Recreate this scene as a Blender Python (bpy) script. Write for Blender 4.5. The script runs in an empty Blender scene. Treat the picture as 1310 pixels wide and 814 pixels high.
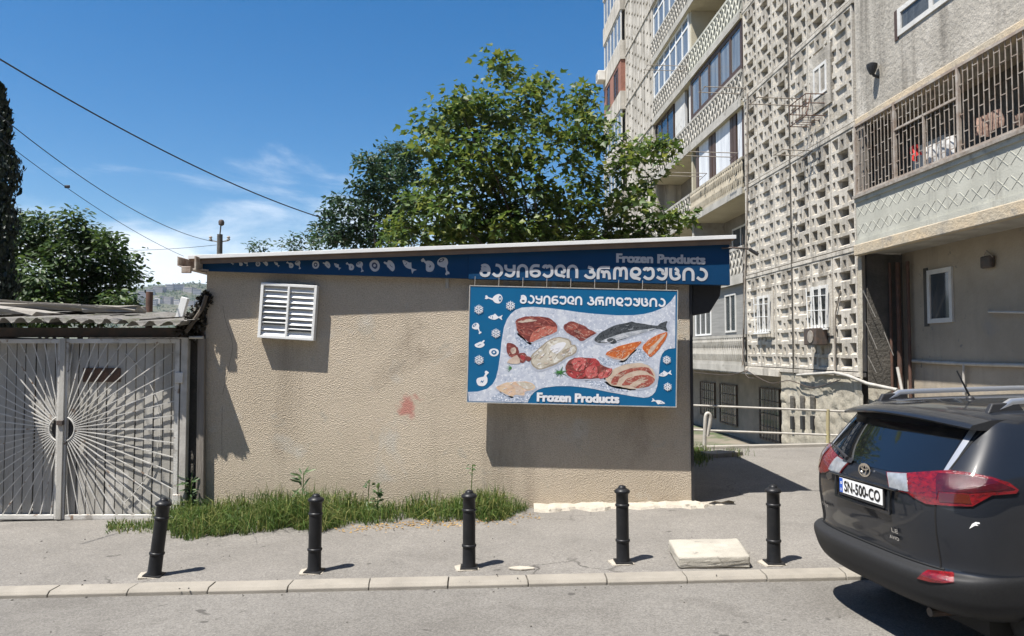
import bpy, bmesh, math, random
import numpy as np
from mathutils import Vector, Matrix, Quaternion
from mathutils.bvhtree import BVHTree
R = math.radians
random.seed(7); rng = np.random.default_rng(7)
SC = bpy.context.scene
COL = SC.collection
# ------------------------------------------------------------------ camera
F = 953.0; CX, CY = 655.0, 407.0; HZ = 449.0; CAMH = 2.0
PITCH = math.atan((HZ - CY) / F)
cam = bpy.data.cameras.new('camera'); cam.sensor_width = 36; cam.lens = 36 * F / 1310
cam.clip_end = 6000; cam.clip_start = .05
cam_o = bpy.data.objects.new('camera', cam); COL.objects.link(cam_o)
cam_o.location = (0, 0, CAMH); cam_o.rotation_euler = (math.pi / 2 + PITCH, 0, 0)
SC.camera = cam_o
# ------------------------------------------------------------------ light
LD = Vector((.38, .28, -1)).normalized()
sun = bpy.data.lights.new('sun', 'SUN'); sun.energy = 5.0; sun.angle = R(.5); sun.color = (1, .955, .885)
sun_o = bpy.data.objects.new('sun', sun); COL.objects.link(sun_o)
sun_o.rotation_euler = LD.to_track_quat('-Z', 'Y').to_euler(); sun_o.location = (-20, -15, 40)
SUN_EL = math.asin(-LD.z); SUN_ROT = math.atan2(-LD.x, -LD.y)
world = bpy.data.worlds.new('World'); SC.world = world; world.use_nodes = True
SC.view_settings.view_transform = 'Standard'; SC.view_settings.look = 'None'
SC.view_settings.gamma = 1; SC.view_settings.use_curve_mapping = False
SC.view_settings.exposure = 1.02


def sky_nodes():
    nt = world.node_tree; N = nt.nodes; L = nt.links; N.clear()
    out = N.new('ShaderNodeOutputWorld'); bg = N.new('ShaderNodeBackground'); bg.inputs['Strength'].default_value = .052
    sky = N.new('ShaderNodeTexSky'); sky.sky_type = 'NISHITA'; sky.sun_disc = False
    sky.sun_elevation = SUN_EL; sky.sun_rotation = SUN_ROT; sky.air_density = 1.0; sky.dust_density = .3; sky.ozone_density = 2.5
    hs = N.new('ShaderNodeHueSaturation'); hs.inputs['Saturation'].default_value = 1.45; hs.inputs['Value'].default_value = 1.27
    L.new(sky.outputs[0], hs.inputs['Color'])
    tc = N.new('ShaderNodeTexCoord'); sp = N.new('ShaderNodeSeparateXYZ'); L.new(tc.outputs['Generated'], sp.inputs[0])
    mp = N.new('ShaderNodeMapping'); mp.inputs['Scale'].default_value = (3.2, 3.2, 11); mp.inputs['Rotation'].default_value = (0, R(14), 0)
    L.new(tc.outputs['Generated'], mp.inputs[0])
    nz = N.new('ShaderNodeTexNoise'); nz.inputs['Scale'].default_value = 1.5; nz.inputs['Detail'].default_value = 7; nz.inputs['Roughness'].default_value = .58
    nz.inputs['Distortion'].default_value = .5
    L.new(mp.outputs[0], nz.inputs['Vector'])
    # clouds gather low over the hills, thinning out with height
    hgt = N.new('ShaderNodeMapRange'); hgt.inputs['From Min'].default_value = .02; hgt.inputs['From Max'].default_value = .31
    hgt.inputs['To Min'].default_value = .56; hgt.inputs['To Max'].default_value = -.42
    L.new(sp.outputs['Z'], hgt.inputs['Value'])
    ad = N.new('ShaderNodeMath'); ad.operation = 'ADD'; L.new(nz.outputs['Fac'], ad.inputs[0]); L.new(hgt.outputs[0], ad.inputs[1])
    rp = N.new('ShaderNodeMapRange'); rp.interpolation_type = 'SMOOTHSTEP'
    rp.inputs['From Min'].default_value = .42; rp.inputs['From Max'].default_value = .86; rp.inputs['To Max'].default_value = .92
    L.new(ad.outputs[0], rp.inputs['Value'])
    mx = N.new('ShaderNodeMix'); mx.data_type = 'RGBA'
    L.new(rp.outputs[0], mx.inputs['Factor']); L.new(hs.outputs[0], mx.inputs['A']); mx.inputs['B'].default_value = (11.0, 11.8, 12.6, 1)
    L.new(mx.outputs['Result'], bg.inputs['Color']); L.new(bg.outputs[0], out.inputs[0])


sky_nodes()


# ------------------------------------------------------------------ geometry helpers
def G(x):                                       # the street falls gently to the left
    return .022 * (x - 2.3)


CP, SP_ = math.cos(PITCH), math.sin(PITCH)


def ray(px, py):
    u = (px - CX) / F; v = -(py - CY) / F
    return Vector((u, CP - SP_ * v, SP_ + CP * v))


def atD(px, py, D):
    r = ray(px, py); return Vector((0, 0, CAMH)) + r * (D / r.y)


def onG(px, py, h=0.0):
    r = ray(px, py)   # CAMH + k r.z = .022 (k r.x - 2.3) + h
    k = (CAMH - h + .022 * 2.3) / (.022 * r.x - r.z)
    return Vector((0, 0, CAMH)) + r * k


def tag(o, label=None, cat=None, group=None, kind=None):
    if label: o['label'] = label
    if cat: o['category'] = cat
    if group: o['group'] = group
    if kind: o['kind'] = kind
    return o


def empty(name, loc=(0, 0, 0), rot=(0, 0, 0), label=None, cat=None, group=None):
    o = bpy.data.objects.new(name, None); COL.objects.link(o); o.location = loc; o.rotation_euler = rot
    o.empty_display_size = .2
    return tag(o, label, cat, group)


def copy_tree(o, parent=None):
    c = o.copy(); COL.objects.link(c); c.parent = parent
    for ch in o.children: copy_tree(ch, c)
    return c


class MB:
    def __init__(s): s.v = []; s.f = []; s.mi = []; s.m = 0

    def add(s, vs, fs):
        b = len(s.v); s.v += [tuple(v) for v in vs]
        for f in fs: s.f.append(tuple(b + i for i in f)); s.mi.append(s.m)
        return s

    def hexa(s, p):
        return s.add(p, [(0, 3, 2, 1), (4, 5, 6, 7), (0, 1, 5, 4), (1, 2, 6, 5), (2, 3, 7, 6), (3, 0, 4, 7)])

    def box(s, x0, x1, y0, y1, z0, z1):
        return s.hexa([(x0, y0, z0), (x1, y0, z0), (x1, y1, z0), (x0, y1, z0), (x0, y0, z1), (x1, y0, z1), (x1, y1, z1), (x0, y1, z1)])

    def gbox(s, x0, x1, y0, y1, z0, z1):
        a, b = G(x0), G(x1)
        return s.hexa([(x0, y0, z0 + a), (x1, y0, z0 + b), (x1, y1, z0 + b), (x0, y1, z0 + a), (x0, y0, z1 + a), (x1, y0, z1 + b), (x1, y1, z1 + b), (x0, y1, z1 + a)])

    def bar(s, a, b, w, h=None, up=(0, 0, 1)):
        a, b = Vector(a), Vector(b); d = (b - a).normalized(); up = Vector(up)
        if abs(d.dot(up)) > .98: up = Vector((0, 1, 0))
        r = d.cross(up).normalized(); u = r.cross(d); h = h or w; r *= w / 2; u *= h / 2
        return s.hexa([a - r - u, a + r - u, b + r - u, b - r - u, a - r + u, a + r + u, b + r + u, b - r + u])

    def tube(s, pts, r, n=8, cap=True):
        pts = [Vector(p) for p in pts]; rs = r if isinstance(r, (list, tuple)) else [r] * len(pts)
        vs = []; fs = []; prev = None
        for i, p in enumerate(pts):
            t = (pts[min(i + 1, len(pts) - 1)] - pts[max(i - 1, 0)]).normalized()
            if prev is None:
                a = t.cross(Vector((0, 0, 1)))
                if a.length < .05: a = t.cross(Vector((1, 0, 0)))
            else: a = prev - t * prev.dot(t)
            a.normalize(); prev = a; b = t.cross(a)
            for k in range(n):
                th = 2 * math.pi * k / n; vs.append(p + (a * math.cos(th) + b * math.sin(th)) * rs[i])
        for i in range(len(pts) - 1):
            for k in range(n):
                k2 = (k + 1) % n; fs.append((i * n + k, i * n + k2, (i + 1) * n + k2, (i + 1) * n + k))
        if cap:
            fs.append(tuple(range(n - 1, -1, -1))); fs.append(tuple(range((len(pts) - 1) * n, len(pts) * n)))
        return s.add(vs, fs)

    def lathe(s, prof, n=24, c=(0, 0, 0), M=None):
        vs = []; fs = []
        for (r, z) in prof:
            for k in range(n):
                th = 2 * math.pi * k / n; p = Vector((r * math.cos(th), r * math.sin(th), z))
                if M: p = M @ p
                vs.append(p + Vector(c))
        for i in range(len(prof) - 1):
            for k in range(n):
                k2 = (k + 1) % n; fs.append((i * n + k, i * n + k2, (i + 1) * n + k2, (i + 1) * n + k))
        fs.append(tuple(range(n - 1, -1, -1))); fs.append(tuple(range((len(prof) - 1) * n, len(prof) * n)))
        return s.add(vs, fs)

    def prism(s, poly, th, M):                   # 2D polygon, extruded th along local +z of M
        n = len(poly)
        ar = sum(poly[i][0] * poly[(i + 1) % n][1] - poly[(i + 1) % n][0] * poly[i][1] for i in range(n))
        if ar < 0: poly = poly[::-1]
        vs = [M @ Vector((x, y, 0)) for x, y in poly] + [M @ Vector((x, y, th)) for x, y in poly]
        fs = [tuple(range(n - 1, -1, -1)), tuple(range(n, 2 * n))] + [(i, (i + 1) % n, n + (i + 1) % n, n + i) for i in range(n)]
        return s.add(vs, fs)

    def ribbon(s, pts, w, M, th=.001, closed=False):
        pts = [Vector((p[0], p[1])) for p in pts]; n = len(pts); L = []; Rr = []
        for i in range(n):
            a = pts[(i - 1) % n] if (closed or i > 0) else pts[i]; b = pts[(i + 1) % n] if (closed or i < n - 1) else pts[i]
            t = (b - a).normalized() if (b - a).length > 1e-9 else Vector((1, 0)); nn = Vector((-t.y, t.x))
            L.append(pts[i] + nn * w / 2); Rr.append(pts[i] - nn * w / 2)
        vs = [M @ Vector((p.x, p.y, th)) for p in L] + [M @ Vector((p.x, p.y, th)) for p in Rr]
        vs += [M @ Vector((p.x, p.y, 0)) for p in L] + [M @ Vector((p.x, p.y, 0)) for p in Rr]
        fs = []
        for i in range(n if closed else n - 1):
            j = (i + 1) % n
            fs += [(i, n + i, n + j, j), (i, j, 2 * n + j, 2 * n + i), (n + j, n + i, 3 * n + i, 3 * n + j)]
        return s.add(vs, fs)

    def build(s, name, mat=None, parent=None, smooth=False, bevel=0, seg=2, angle=None):
        me = bpy.data.meshes.new(name); me.from_pydata(s.v, [], s.f)
        for m in (mat if isinstance(mat, (list, tuple)) else [mat]):
            if m: me.materials.append(m)
        if isinstance(mat, (list, tuple)): me.polygons.foreach_set('material_index', s.mi)
        if bevel:
            bm = bmesh.new(); bm.from_mesh(me); bmesh.ops.remove_doubles(bm, verts=bm.verts, dist=1e-5)
            ed = [e for e in bm.edges if len(e.link_faces) == 2 and e.calc_face_angle(0) > .6]
            bmesh.ops.bevel(bm, geom=ed, offset=bevel, segments=seg, affect='EDGES', profile=.5); bm.to_mesh(me); bm.free()
        if smooth:
            me.polygons.foreach_set('use_smooth', [True] * len(me.polygons))
            if angle: me.set_sharp_from_angle(angle=R(angle))
        me.update()
        o = bpy.data.objects.new(name, me); COL.objects.link(o); o.parent = parent
        return o


def cr(pts, n=6, closed=False):                  # smooth curve through points (2D or 3D)
    pts = [Vector(p) for p in pts]; out = []; m = len(pts)
    for i in range(m if closed else m - 1):
        p0 = pts[(i - 1) % m] if (closed or i > 0) else pts[0]; p1 = pts[i]; p2 = pts[(i + 1) % m]
        p3 = pts[(i + 2) % m] if (closed or i < m - 2) else pts[-1]
        for k in range(n):
            t = k / n
            out.append(.5 * ((2 * p1) + (p2 - p0) * t + (2 * p0 - 5 * p1 + 4 * p2 - p3) * t * t + (3 * p1 - p0 - 3 * p2 + p3) * t ** 3))
    if not closed: out.append(pts[-1])
    return out


def frame(o, ex, ey):                            # matrix with local x=ex, y=ey
    ex = Vector(ex).normalized(); ey = Vector(ey); ez = ex.cross(ey).normalized(); ey = ez.cross(ex)
    M = Matrix((ex, ey, ez)).transposed().to_4x4(); M.translation = Vector(o); return M


# ------------------------------------------------------------------ materials
def mat(name, c1, c2=None, scale=4, rough=.8, bump=0, bscale=None, metal=0, spots=None, fine=None, spec=.5, coat=0, detail=6, stretch=None,
        contrast=(.35, .65), bdist=.02, coord='Object', trans=0, voro=None, streak=None):
    m = bpy.data.materials.new(name); m.use_nodes = True; nt = m.node_tree; N = nt.nodes; L = nt.links
    b = N['Principled BSDF']; b.inputs['Roughness'].default_value = rough; b.inputs['Metallic'].default_value = metal
    b.inputs['Specular IOR Level'].default_value = spec; b.inputs['Coat Weight'].default_value = coat; b.inputs['Coat Roughness'].default_value = .04
    b.inputs['Base Color'].default_value = (*c1, 1)
    if c2 is None and not bump: return m
    tc = N.new('ShaderNodeTexCoord'); mp = N.new('ShaderNodeMapping'); L.new(tc.outputs[coord], mp.inputs[0])
    if stretch: mp.inputs['Scale'].default_value = stretch
    V = mp.outputs[0]

    def noise(sc, det=6, ro=.6, dist=0):
        n = N.new('ShaderNodeTexNoise'); n.inputs['Scale'].default_value = sc; n.inputs['Detail'].default_value = det
        n.inputs['Roughness'].default_value = ro; n.inputs['Distortion'].default_value = dist; L.new(V, n.inputs['Vector']); return n.outputs['Fac']

    def ramp(x, lo, hi, a=0., z=1.):
        r = N.new('ShaderNodeMapRange'); r.inputs['From Min'].default_value = lo; r.inputs['From Max'].default_value = hi
        r.inputs['To Min'].default_value = a; r.inputs['To Max'].default_value = z; L.new(x, r.inputs['Value']); return r.outputs[0]

    def mix(fac, A, B, mode='MIX'):
        x = N.new('ShaderNodeMix'); x.data_type = 'RGBA'; x.blend_type = mode
        if isinstance(fac, float): x.inputs['Factor'].default_value = fac
        else: L.new(fac, x.inputs['Factor'])
        for k, q in (('A', A), ('B', B)):
            if isinstance(q, tuple): x.inputs[k].default_value = (*q, 1)
            else: L.new(q, x.inputs[k])
        return x.outputs['Result']
    c = c1
    if c2 is not None: c = mix(ramp(noise(scale, detail), *contrast), c1, c2)
    for (col, sc, lo, hi) in (spots or []): c = mix(ramp(noise(sc, 5, .6, .4), lo, hi), c, col)
    if streak:
        m2 = N.new('ShaderNodeMapping'); m2.inputs['Scale'].default_value = (streak[1], streak[1], streak[1] * .09); L.new(tc.outputs[coord], m2.inputs[0]); V0 = V; V = m2.outputs[0]
        c = mix(ramp(noise(1.0, 6, .65, .3), streak[2], streak[3], 0, streak[4]), c, streak[0]); V = V0
    if fine:
        fs, amt = fine
        c = mix(ramp(noise(fs, 3, .7), .3, .7), c, mix(1.0, c, (1 - amt,) * 3, 'MULTIPLY'))
    if isinstance(c, tuple): pass
    else: L.new(c, b.inputs['Base Color'])
    if bump:
        bp = N.new('ShaderNodeBump'); bp.inputs['Strength'].default_value = bump; bp.inputs['Distance'].default_value = bdist
        if voro:
            vo = N.new('ShaderNodeTexVoronoi'); vo.inputs['Scale'].default_value = voro; L.new(V, vo.inputs['Vector']); h0 = vo.outputs['Distance']
            mm = N.new('ShaderNodeMath'); mm.operation = 'ADD'; L.new(h0, mm.inputs[0]); L.new(noise(bscale or 30), mm.inputs[1]); h = mm.outputs[0]
        else: h = noise(bscale or 30, 8, .65)
        L.new(h, bp.inputs['Height']); L.new(bp.outputs[0], b.inputs['Normal'])
    m['nodes'] = 1
    return m


def leaf_mat(name, a, b_, c_, transl=.35):
    m = bpy.data.materials.new(name); m.use_nodes = True; nt = m.node_tree; N = nt.nodes; L = nt.links; b = N['Principled BSDF']
    ge = N.new('ShaderNodeNewGeometry'); r = N.new('ShaderNodeValToRGB'); r.color_ramp.elements[0].color = (*a, 1); r.color_ramp.elements[1].color = (*c_, 1)
    e = r.color_ramp.elements.new(.6); e.color = (*b_, 1); L.new(ge.outputs['Random Per Island'], r.inputs[0])
    L.new(r.outputs[0], b.inputs['Base Color']); b.inputs['Roughness'].default_value = .5; b.inputs['Specular IOR Level'].default_value = .4
    t = N.new('ShaderNodeBsdfTranslucent'); hs = N.new('ShaderNodeHueSaturation'); hs.inputs['Hue'].default_value = .485; hs.inputs['Value'].default_value = 1.5
    L.new(r.outputs[0], hs.inputs['Color']); L.new(hs.outputs[0], t.inputs[0])
    mx = N.new('ShaderNodeMixShader'); mx.inputs[0].default_value = transl; L.new(b.outputs[0], mx.inputs[1]); L.new(t.outputs[0], mx.inputs[2])
    L.new(mx.outputs[0], N['Material Output'].inputs[0]); return m


M_ = {}


def asphalt(name, base, light, dark, seed, patch_sc):
    m = bpy.data.materials.new(name); m.use_nodes = True; nt = m.node_tree; N = nt.nodes; L = nt.links; b = N['Principled BSDF']; b.inputs['Roughness'].default_value = .9; b.inputs['Specular IOR Level'].default_value = .3
    tc = N.new('ShaderNodeTexCoord'); mp = N.new('ShaderNodeMapping'); mp.inputs['Location'].default_value = (seed, seed * 1.7, 0); L.new(tc.outputs['Object'], mp.inputs[0]); V = mp.outputs[0]

    def noise(sc, det=4, ro=.6, dist=0):
        n = N.new('ShaderNodeTexNoise'); n.inputs['Scale'].default_value = sc; n.inputs['Detail'].default_value = det; n.inputs['Roughness'].default_value = ro; n.inputs['Distortion'].default_value = dist; L.new(V, n.inputs['Vector']); return n.outputs['Fac']

    def mr(x, lo, hi, a=0., z=1.):
        r = N.new('ShaderNodeMapRange'); r.inputs['From Min'].default_value = lo; r.inputs['From Max'].default_value = hi; r.inputs['To Min'].default_value = a; r.inputs['To Max'].default_value = z; L.new(x, r.inputs['Value']); return r.outputs[0]

    def mix(f, A, B, mode='MIX'):
        x = N.new('ShaderNodeMix'); x.data_type = 'RGBA'; x.blend_type = mode
        if isinstance(f, float): x.inputs['Factor'].default_value = f
        else: L.new(f, x.inputs['Factor'])
        for k, q in (('A', A), ('B', B)):
            if isinstance(q, tuple): x.inputs[k].default_value = (*q, 1)
            else: L.new(q, x.inputs[k])
        return x.outputs['Result']
    c = mix(mr(noise(.7, 6, .6, .5), .35, .65), base, light)
    c = mix(mr(noise(patch_sc, 5, .6, .6), .52, .66, 0, .55), c, dark)
    c = mix(mr(noise(6, 4, .6), .55, .75, 0, .35), c, dark)
    # exposed aggregate, two sizes
    v1 = N.new('ShaderNodeTexVoronoi'); v1.inputs['Scale'].default_value = 75; L.new(V, v1.inputs['Vector']); sx = N.new('ShaderNodeSeparateColor'); L.new(v1.outputs['Color'], sx.inputs[0])
    c = mix(1.0, c, mr(sx.outputs[0], 0, 1, .79, 1.21), 'MULTIPLY')
    c = mix(1.0, c, mr(noise(110, 2, .7), .3, .7, .78, 1.22), 'MULTIPLY')
    # small oil drips and gum
    c = mix(mr(noise(4.2, 3, .5, .3), .695, .725, 0, .7), c, (.05, .046, .042))
    # hairline cracks, only here and there
    nd = N.new('ShaderNodeTexNoise'); nd.inputs['Scale'].default_value = 1.6; nd.inputs['Detail'].default_value = 6; L.new(V, nd.inputs['Vector'])
    va = N.new('ShaderNodeVectorMath'); va.operation = 'MULTIPLY_ADD'; va.inputs[1].default_value = (.9, .9, 0); L.new(nd.outputs['Color'], va.inputs[0]); L.new(V, va.inputs[2])
    v2 = N.new('ShaderNodeTexVoronoi'); v2.feature = 'DISTANCE_TO_EDGE'; v2.inputs['Scale'].default_value = .55; L.new(va.outputs[0], v2.inputs['Vector'])
    cr_ = mr(v2.outputs['Distance'], .003, .010, .75, 0); gate_ = mr(noise(.35, 2), .54, .62)
    mu = N.new('ShaderNodeMath'); mu.operation = 'MULTIPLY'; L.new(cr_, mu.inputs[0]); L.new(gate_, mu.inputs[1]); c = mix(mu.outputs[0], c, (.045, .041, .037))
    L.new(c, b.inputs['Base Color']); bp = N.new('ShaderNodeBump'); bp.inputs['Strength'].default_value = .6; bp.inputs['Distance'].default_value = .008
    ad = N.new('ShaderNodeMath'); ad.operation = 'ADD'; L.new(sx.outputs[0], ad.inputs[0]); L.new(noise(140, 3, .7), ad.inputs[1]); L.new(ad.outputs[0], bp.inputs['Height']); L.new(bp.outputs[0], b.inputs['Normal'])
    return m


M_['asphalt_road'] = asphalt('asphalt_road', (.146, .137, .124), (.178, .168, .153), (.118, .110, .099), 3.1, 1.1)
M_['asphalt_walk'] = asphalt('asphalt_walk', (.166, .155, .140), (.20, .187, .169), (.136, .127, .115), 11.7, .8)
M_['kerb'] = mat('kerb_concrete', (.31, .283, .24), (.25, .228, .193), 3, .9, .5, 90, spots=[((.24, .22, .19), 6, .62, .75)], fine=(180, .25), bdist=.008)
M_['concrete'] = mat('concrete', (.36, .335, .295), (.27, .25, .22), 2, .9, .6, 40, spots=[((.17, .157, .14), 3, .62, .75)], fine=(120, .25), bdist=.015)
M_['slab'] = mat('slab_concrete', (.47, .44, .375), (.36, .335, .285), 4, .92, .7, 60, spots=[((.22, .2, .17), 9, .62, .7)], fine=(150, .3), bdist=.012)
M_['facade'] = mat('facade_concrete', (.62, .575, .50), (.47, .435, .375), 1.1, .92, .7, 22, spots=[((.36, .32, .25), 1.3, .58, .72), ((.68, .62, .52), 4, .6, .7), ((.25, .22, .175), 3.1, .65, .73)], fine=(60, .25), bdist=.02, streak=((.20, .178, .145), 3.0, .47, .64, .8))
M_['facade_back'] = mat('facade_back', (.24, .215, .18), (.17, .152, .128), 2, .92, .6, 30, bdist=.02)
M_['rough'] = mat('rough_concrete', (.50, .46, .395), (.37, .34, .29), .7, .92, 1, 9, spots=[((.56, .52, .455), .9, .55, .66), ((.22, .205, .18), 1.3, .62, .72)], fine=(40, .3), bdist=.035, streak=((.15, .135, .11), 2.0, .52, .68, .7))
M_['pale_wall'] = mat('pale_render', (.41, .35, .27), (.30, .255, .195), .7, .9, .5, 14, spots=[((.26, .24, .21), 1.1, .58, .72), ((.2, .185, .165), 5, .66, .72)], fine=(60, .15), bdist=.02, streak=((.24, .21, .17), 2.5, .54, .70, .6))
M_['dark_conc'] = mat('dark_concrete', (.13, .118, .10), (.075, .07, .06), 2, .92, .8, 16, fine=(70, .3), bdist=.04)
M_['stone'] = mat('rubble_stone', (.5, .455, .36), (.42, .38, .305), 2.2, .93, .5, 9, spots=[((.22, .19, .15), 2.4, .6, .7), ((.58, .54, .45), 1.2, .56, .68)], fine=(40, .35), bdist=.05, streak=((.22, .19, .15), 2.5, .55, .7, .6))
M_['parapet'] = mat('parapet_concrete', (.42, .40, .36), (.3, .285, .25), 2, .9, .5, 30, spots=[((.19, .175, .15), 3, .6, .72)], bdist=.015)
M_['parapet_green'] = mat('parapet_green_render', (.49, .485, .42), (.40, .395, .34), 1.4, .9, .5, 30, spots=[((.25, .255, .235), 2.2, .6, .74)], fine=(50, .15), bdist=.012, streak=((.24, .225, .19), 4, .55, .68, .6))
M_['parapet_ochre'] = mat('parapet_ochre', (.43, .385, .3), (.33, .29, .22), 2, .9, .5, 30, spots=[((.18, .16, .12), 3, .6, .72)], bdist=.015)
M_['ochre_edge'] = mat('ochre_slab_edge', (.5, .40, .27), (.38, .335, .26), 1.5, .92, .8, 12, spots=[((.25, .23, .2), 2, .58, .7)], bdist=.03)
M_['soffit'] = mat('soffit_plaster', (.5, .46, .35), (.42, .38, .28), 1.5, .9, .3, 30)
M_['white'] = mat('white_paint', (.78, .78, .76), (.70, .70, .68), 3, .5, .1, 30, fine=(30, .06))
M_['grille'] = mat('faded_grille_paint', (.40, .36, .31), (.26, .2, .155), 6, .6, .2, 40)
M_['white_dirty'] = mat('white_weathered', (.62, .61, .58), (.5, .49, .46), 2, .7, .3, 20, spots=[((.3, .28, .25), 3, .62, .76)])
M_['brown'] = mat('brown_wood', (.085, .05, .033), (.055, .033, .022), 3, .55, .3, 30, stretch=(1, 1, .15))
M_['grey_plank'] = mat('grey_planks', (.27, .265, .25), (.2, .197, .185), 2, .8, .4, 8, stretch=(1, .3, 6))
M_['brick'] = mat('red_brick', (.30, .13, .09), (.22, .1, .07), 6, .9, .5, 20)
M_['glass'] = mat('window_glass', (.045, .055, .065), None, rough=.06, spec=.9)
M_['glass_pale'] = mat('curtained_glass', (.24, .265, .28), (.10, .115, .13), .9, .12, .02, 4, spec=.8, stretch=(1, 5, .4))
M_['iron'] = mat('dark_iron', (.045, .04, .036), (.09, .06, .045), 9, .6, .2, 60)
M_['iron_grey'] = mat('weathered_grey_iron', (.33, .30, .26), (.20, .165, .13), 8, .6, .2, 60)
M_['rust'] = mat('rusty_pipe', (.12, .06, .04), (.07, .04, .03), 8, .8, .4, 50)
M_['pipe'] = mat('pale_pipe', (.46, .44, .4), (.33, .31, .28), 5, .6, .2, 40)
M_['black'] = mat('black_plastic', (.018, .018, .02), (.026, .026, .028), 20, .5, .1, 80)
M_['bollard'] = mat('bollard_black_paint', (.010, .0105, .012), (.017, .017, .018), 9, .42, .2, 70, spots=[((.06, .056, .05), 14, .67, .74), ((.1, .09, .08), 5, .72, .75)], bdist=.004, spec=.25)
M_['cream'] = mat('cream_metal', (.7, .665, .6), (.6, .56, .5), 3, .5, .1, 40)
M_['eave'] = mat('brown_eave', (.19, .13, .085), (.14, .1, .07), 5, .7, .3, 30)
M_['blue_dark'] = mat('fascia_blue', (.002, .046, .125), (.0015, .038, .105), 1.2, .5, .12, 5, spec=.25, bdist=.05)
M_['blue'] = mat('sign_blue', (.002, .11, .25), (.002, .10, .235), 3, .38, .0, 5)
M_['ink_white'] = mat('print_white', (.74, .74, .76), (.68, .68, .71), 6, .45)
M_['ink_grey'] = mat('fascia_lettering', (.50, .51, .53), (.43, .44, .46), 8, .5)


# ------------------------------------------------------------------ lettering
def text_mesh(name, s, m, parent, M, w, h, bold=0.0, th=.002, slant=0):
    cu = bpy.data.curves.new(name, 'FONT'); cu.body = s; cu.size = 1; cu.resolution_u = 4
    t = bpy.data.objects.new(name, cu); COL.objects.link(t); bpy.context.view_layer.update()
    dg = bpy.context.evaluated_depsgraph_get(); me = bpy.data.meshes.new_from_object(t.evaluated_get(dg))
    bpy.data.objects.remove(t); bpy.data.curves.remove(cu)
    vs = [v.co.copy() for v in me.vertices]; fs = [tuple(p.vertices) for p in me.polygons]; bpy.data.meshes.remove(me)
    x0 = min(v.x for v in vs); x1 = max(v.x for v in vs); y0 = min(v.y for v in vs); y1 = max(v.y for v in vs)
    mb = MB(); offs = [(0, 0)]
    if bold: offs = [(a * bold, b * bold * .7) for a in (-1, -.4, .4, 1) for b in (-1, 1)]
    for i, (ox, oy) in enumerate(offs):
        mb.add([M @ Vector(((v.x - x0) / (x1 - x0) * w + ox + slant * (v.y - y0) / (y1 - y0) * h, (v.y - y0) / (y1 - y0) * h + oy, th + i * .0003)) for v in vs], fs)
    return mb.build(name, m, parent)


def ring(cx, cy, rx, ry, n=12): return [(cx + rx * math.cos(2 * math.pi * k / n), cy + ry * math.sin(2 * math.pi * k / n)) for k in range(n)]


GEO = {   # strokes of the rounded capitals, unit height: (width, [open strokes], [rings])
    'gan': (.86, [[(.72, .32), (.74, .56), (.62, .80), (.40, .88), (.16, .80)], [(.14, .60), (.40, .64), (.7, .56)]], [ring(.43, .31, .30, .21)]),
    'an': (.86, [[(.30, .90), (.56, .84), (.74, .62), (.74, .34), (.58, .14), (.34, .11), (.10, .28)]], []),
    'qar': (.88, [[(.13, .92), (.15, .66), (.34, .53), (.74, .54)], [(.76, .92), (.76, .40), (.62, .15), (.38, .11), (.10, .24)]], []),
    'in': (.9, [[(.13, .0), (.13, .56), (.24, .80), (.45, .88), (.66, .80), (.77, .56), (.77, .0)]], []),
    'nar': (.88, [[(.13, .32), (.13, .60), (.26, .82), (.48, .88), (.76, .86)]], [ring(.45, .32, .32, .21)]),
    'un': (.86, [[(.10, .70), (.18, .84), (.34, .86), (.42, .68)], [(.40, .80), (.56, .87), (.72, .76), (.76, .5), (.74, .30), (.58, .13), (.34, .11), (.10, .26)]], []),
    'las': (.86, [[(.50, .42), (.74, .44), (.76, .66), (.62, .85), (.42, .88), (.22, .78), (.13, .52), (.18, .28), (.40, .18), (.62, .16), (.80, .06)]], []),
    'par': (.84, [[(.30, .90), (.58, .80), (.60, .62), (.40, .52)], [(.40, .53), (.68, .50), (.76, .30), (.60, .12), (.32, .12), (.08, .30)]], []),
    'rae': (1.1, [[(.13, .0), (.13, .56), (.26, .82), (.5, .88), (.95, .88)], [(.54, .10), (.54, .42), (.45, .56), (.30, .56)], [(.56, .50), (.72, .57), (.88, .46), (.94, .0)]], []),
    'on': (1.1, [[(.13, .0), (.13, .58), (.22, .84), (.40, .86), (.54, .66), (.54, .22)], [(.54, .66), (.68, .86), (.86, .84), (.96, .58), (.96, .0)]], []),
    'don': (.88, [[(.16, .56), (.16, .34), (.32, .16), (.56, .12), (.80, .04)]], [ring(.46, .60, .30, .26)]),
    'kar': (.88, [[(.14, .74), (.30, .82), (.52, .70), (.52, .52), (.76, .50)], [(.76, .95), (.76, .42), (.62, .15), (.38, .11), (.10, .26)]], []),
    'tsan': (.88, [[(.13, .92), (.13, .40), (.26, .16), (.48, .11), (.70, .20), (.74, .36), (.62, .50), (.44, .53)], [(.44, .53), (.62, .60), (.62, .78), (.42, .90)]], []),
}
LINE_A = ['gan', 'an', 'qar', 'in', 'nar', 'un', 'las', 'in']
LINE_B = ['par', 'rae', 'on', 'don', 'un', 'kar', 'tsan', 'in', 'an']


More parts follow.
